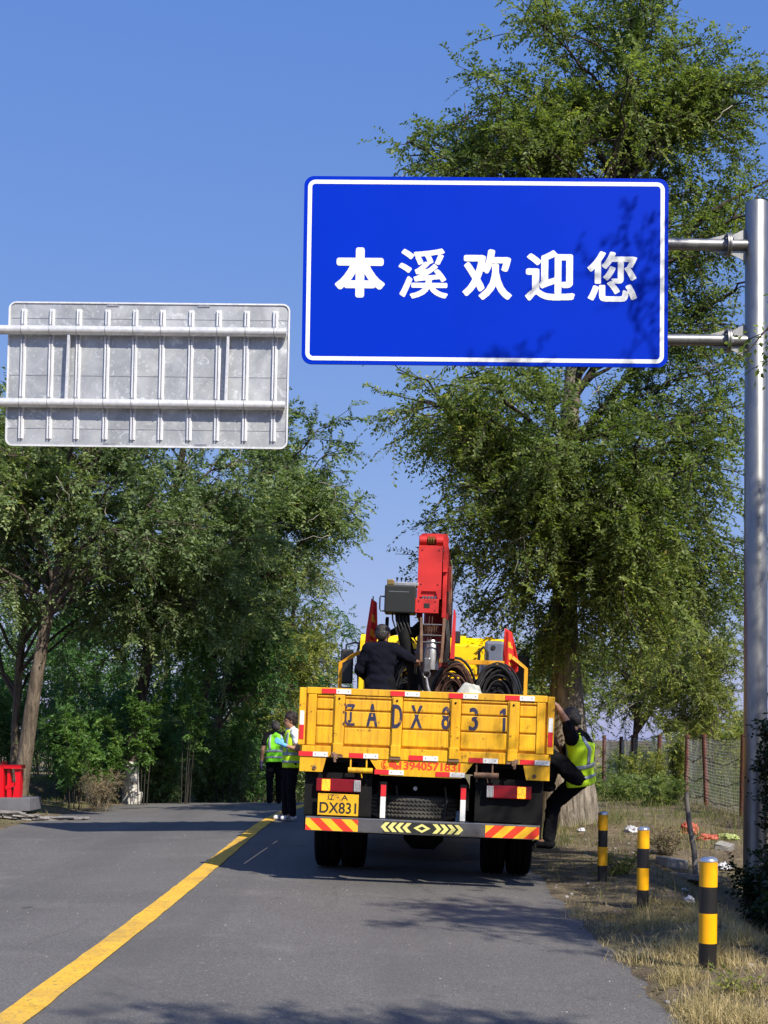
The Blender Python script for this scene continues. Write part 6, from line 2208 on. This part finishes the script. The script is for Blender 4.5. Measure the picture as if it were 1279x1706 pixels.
    def vest(s, mat, hem=0.10, strips=((0.17, 0.235), (0.36, 0.425))):
        s.hem = hem
        v = s.patch('vest', mat, 0.0, 0.985, 0, 2 * math.pi, 0.0, 26, 36, 0.006, True)
        for a, b in strips:
            s.patch('reflective_band', 'strip', a, b, 0, 2 * math.pi, 0.0075, 3, 36, 0.004, True, v)
        for c in (55, 125, 235, 305):
            s.patch('reflective_brace', 'strip', strips[-1][1] + 0.002, 0.93, R(c - 9), R(c + 9), 0.0075, 12, 3, 0.004, False, v)
        return v


# worker with blue gloves, facing left
def local(base, f, pts):
    f = Vector(f).normalized()
    l = Vector((0, 0, 1)).cross(f)
    return {k: Vector(base) + f * a + l * b + Vector((0, 0, 1)) * c for k, (a, b, c) in pts.items()}


Y1 = 23.0
b1 = at(484, 1372, Y1)
b1.z = float(road_z(Y1, b1.x - XC)) + 0.005
F1 = (-0.94, -0.34, 0)
J1 = local(b1, F1, dict(pelvis=(0, 0, .94), chest=(.0, 0, 1.26), neck=(.0, 0, 1.45), head=(.035, 0, 1.585), shl=(0, .165, 1.40), shr=(0, -.165, 1.40), ell=(-.03, .235, 1.13), wrl=(.19, .20, 1.20), elr=(-.02, -.24, 1.13), wrr=(-.06, -.20, .87),
                        hipl=(0, .085, .92), hipr=(0, -.085, .92), knl=(.03, .085, .50), knr=(.06, -.085, .50), anl=(0, .085, .085), anr=(.06, -.085, .085), toel=(.16, .10, .045), toer=(.22, -.10, .045)))
p1 = Person('worker in yellow vest, white shirt and blue gloves facing left by the tailgate', b1, J1, F1)
u_ = Vector((0, 0, 1))
f1 = Vector(F1).normalized()
hands1 = {'l': (Vector(J1['wrl']) - b1 + f1 * 0.08 + u_ * 0.05, (0.3, 1, 0), u_, 0.25), 'r': (Vector(J1['wrr']) - b1 + f1 * 0.09, (0, -1, 0), u_, 0.4)}
p1.body(hands1)
p1.hair('hair_red', 1.12, 1.0)
p1.top('shirt', 'white_cloth', 0.28, 0.012)
p1.trousers('black_cloth')
p1.shoes('shoe_white', True)
p1.gloves('glove_blue', hands1)
p1.vest('hivis_y')

# worker seen from behind, further away
Y2 = 28.5
b2 = at(457, 1353, Y2)
b2.z = float(road_z(Y2, road_sn(b2.x, Y2)[1])) + 0.005
F2 = (-0.12, 1, 0)
J2 = local(b2, F2, dict(pelvis=(-.02, 0, .90), chest=(.03, 0, 1.22), neck=(.07, 0, 1.40), head=(.13, .0, 1.50), shl=(.03, .175, 1.35), shr=(.03, -.175, 1.35), ell=(.0, .25, 1.06), wrl=(.06, .27, .80), elr=(.0, -.25, 1.06), wrr=(.08, -.24, .82),
                        hipl=(0, .085, .89), hipr=(0, -.085, .89), knl=(.04, .10, .48), knr=(.12, -.09, .48), anl=(-.08, .10, .10), anr=(.12, -.09, .085), toel=(.08, .12, .045), toer=(.27, -.10, .045)))
p2 = Person('worker in green vest seen from behind, left of the blue gloved worker', b2, J2, F2, head_dir=(-0.2, 0.9, -0.35), skin='skin_dark')
hands2 = {'l': (Vector(J2['wrl']) - b2 - u_ * 0.09, (1, 0, 0), (0, 1, 0), 0.35), 'r': (Vector(J2['wrr']) - b2 - u_ * 0.09, (-1, 0, 0), (0, 1, 0), 0.35)}
p2.body(hands2)
p2.hair('hair_grey', 0.98)
p2.top('shirt', 'black_cloth', 0.30, 0.012)
p2.trousers('black_cloth')
p2.shoes('black_cloth')
p2.gloves('glove_purple', {'l': hands2['l']})
p2.vest('hivis_g')

# worker standing on the truck bed
b3 = truck_world((-0.55, 2.05, 1.305))
F3_ = (0.22, 0.975, 0)
J3 = local(b3, F3_, dict(pelvis=(0, 0, .88), chest=(.05, 0, 1.18), neck=(.09, 0, 1.355), head=(.115, .0, 1.475), shl=(.04, .155, 1.30), shr=(.05, -.155, 1.30), ell=(.06, .27, 1.04), wrl=(.26, .22, .95), elr=(.16, -.30, 1.20), wrr=(.36, -.33, 1.17),
                          hipl=(0, .09, .87), hipr=(0, -.09, .87), knl=(.05, .10, .47), knr=(.05, -.10, .47), anl=(0, .11, .085), anr=(0, -.11, .085), toel=(.16, .13, .045), toer=(.16, -.13, .045)))
J3 = {k: b3 + (v - b3) * 0.93 for k, v in J3.items()}
p3 = Person('worker in dark navy jacket and cap standing on the truck bed with back turned', b3, J3, F3_, head_dir=(0.25, 0.95, -0.15), skin='skin_dark')
hands3 = {'l': (Vector(J3['wrl']) - b3 + Vector((0.02, 0.09, 0)), (0, 0, -1), (1, 0, 0), 0.5), 'r': (Vector(J3['wrr']) - b3 + Vector((0.05, 0.08, 0)), (0, 0, -1), (-1, 0, 0), 0.6)}
p3.body(hands3)
p3.hair('hair', 0.96)
p3.top('jacket', 'navy', 0.97, 0.022, 0.10)
p3.trousers('black_cloth')
p3.shoes('black_cloth')
h3, B3 = p3.J['head'], (p3.hl, p3.hf, p3.hu)
cap = union('cap', [('e', h3 + p3.hu * 0.060 - p3.hf * 0.005, (0.092, 0.104, 0.060), B3), ('e', h3 + p3.hu * 0.042, (0.094, 0.107, 0.026), B3), ('e', h3 + p3.hu * 0.030 + p3.hf * 0.12, (0.075, 0.075, 0.012), B3)], 'navy', p3.root, 0.008, 2)
MB().lathe([(0.009, 0), (0.007, 0.006), (0.001, 0.007)], 8, 'Y', origin=h3 + p3.hu * 0.025 - p3.hf * 0.112 + p3.hl * -0.05).build('cap_buckle', 'steel', cap)

# worker climbing the right side of the truck
foot4 = truck_world((1.27, 0.50, 0.425))
b4 = Vector((foot4.x, foot4.y, foot4.z))
gate = truck_world((1.25, 0.42, 1.935))
Y4 = 14.85
J4 = {k: at(v[0], v[1], Y4 + v[2]) for k, v in dict(pelvis=(966, 1292, 0.05), chest=(968, 1246, 0.0), neck=(956, 1219, 0.0), head=(951, 1200, -0.02), shl=(952, 1231, -0.15), shr=(962, 1223, 0.18), ell=(944, 1203, -0.16),
                                 elr=(940, 1256, 0.30), wrr=(929, 1240, 0.28), hipl=(961, 1294, -0.06), hipr=(965, 1297, 0.13), knl=(920, 1262, -0.14), anl=(914, 1305, 0.02), toel=(901, 1312, 0.06),
                                 knr=(922, 1338, 0.24), anr=(908, 1392, 0.12), toer=(897, 1402, 0.12)).items()}
J4['wrl'] = gate + Vector((0.085, -0.03, -0.045))
J4['anr'] = foot4 + Vector((0.03, 0.02, 0.085))
J4['toer'] = foot4 + Vector((-0.10, 0.05, 0.045))
p4 = Person('worker in black shirt and yellow vest climbing up the right side of the truck', b4, J4, (-0.92, 0.38, 0), head_dir=(-0.75, 0.5, -0.35), skin='skin_dark')
hands4 = {'l': (gate - b4 + Vector((-0.01, 0, 0.03)), (-0.4, 0, -1), (0, 1, 0), 0.8), 'r': (Vector(J4['wrr']) - b4 + Vector((-0.08, 0, 0.04)), (-1, 0, 0), (0, 0, 1), 0.7)}
p4.body(hands4)
p4.hair('hair', 1.0)
p4.top('shirt', 'black_cloth', 0.40, 0.014)
p4.trousers('black_cloth', 0.022)
p4.shoes('black_cloth')
p4.vest('hivis_y', 0.09)
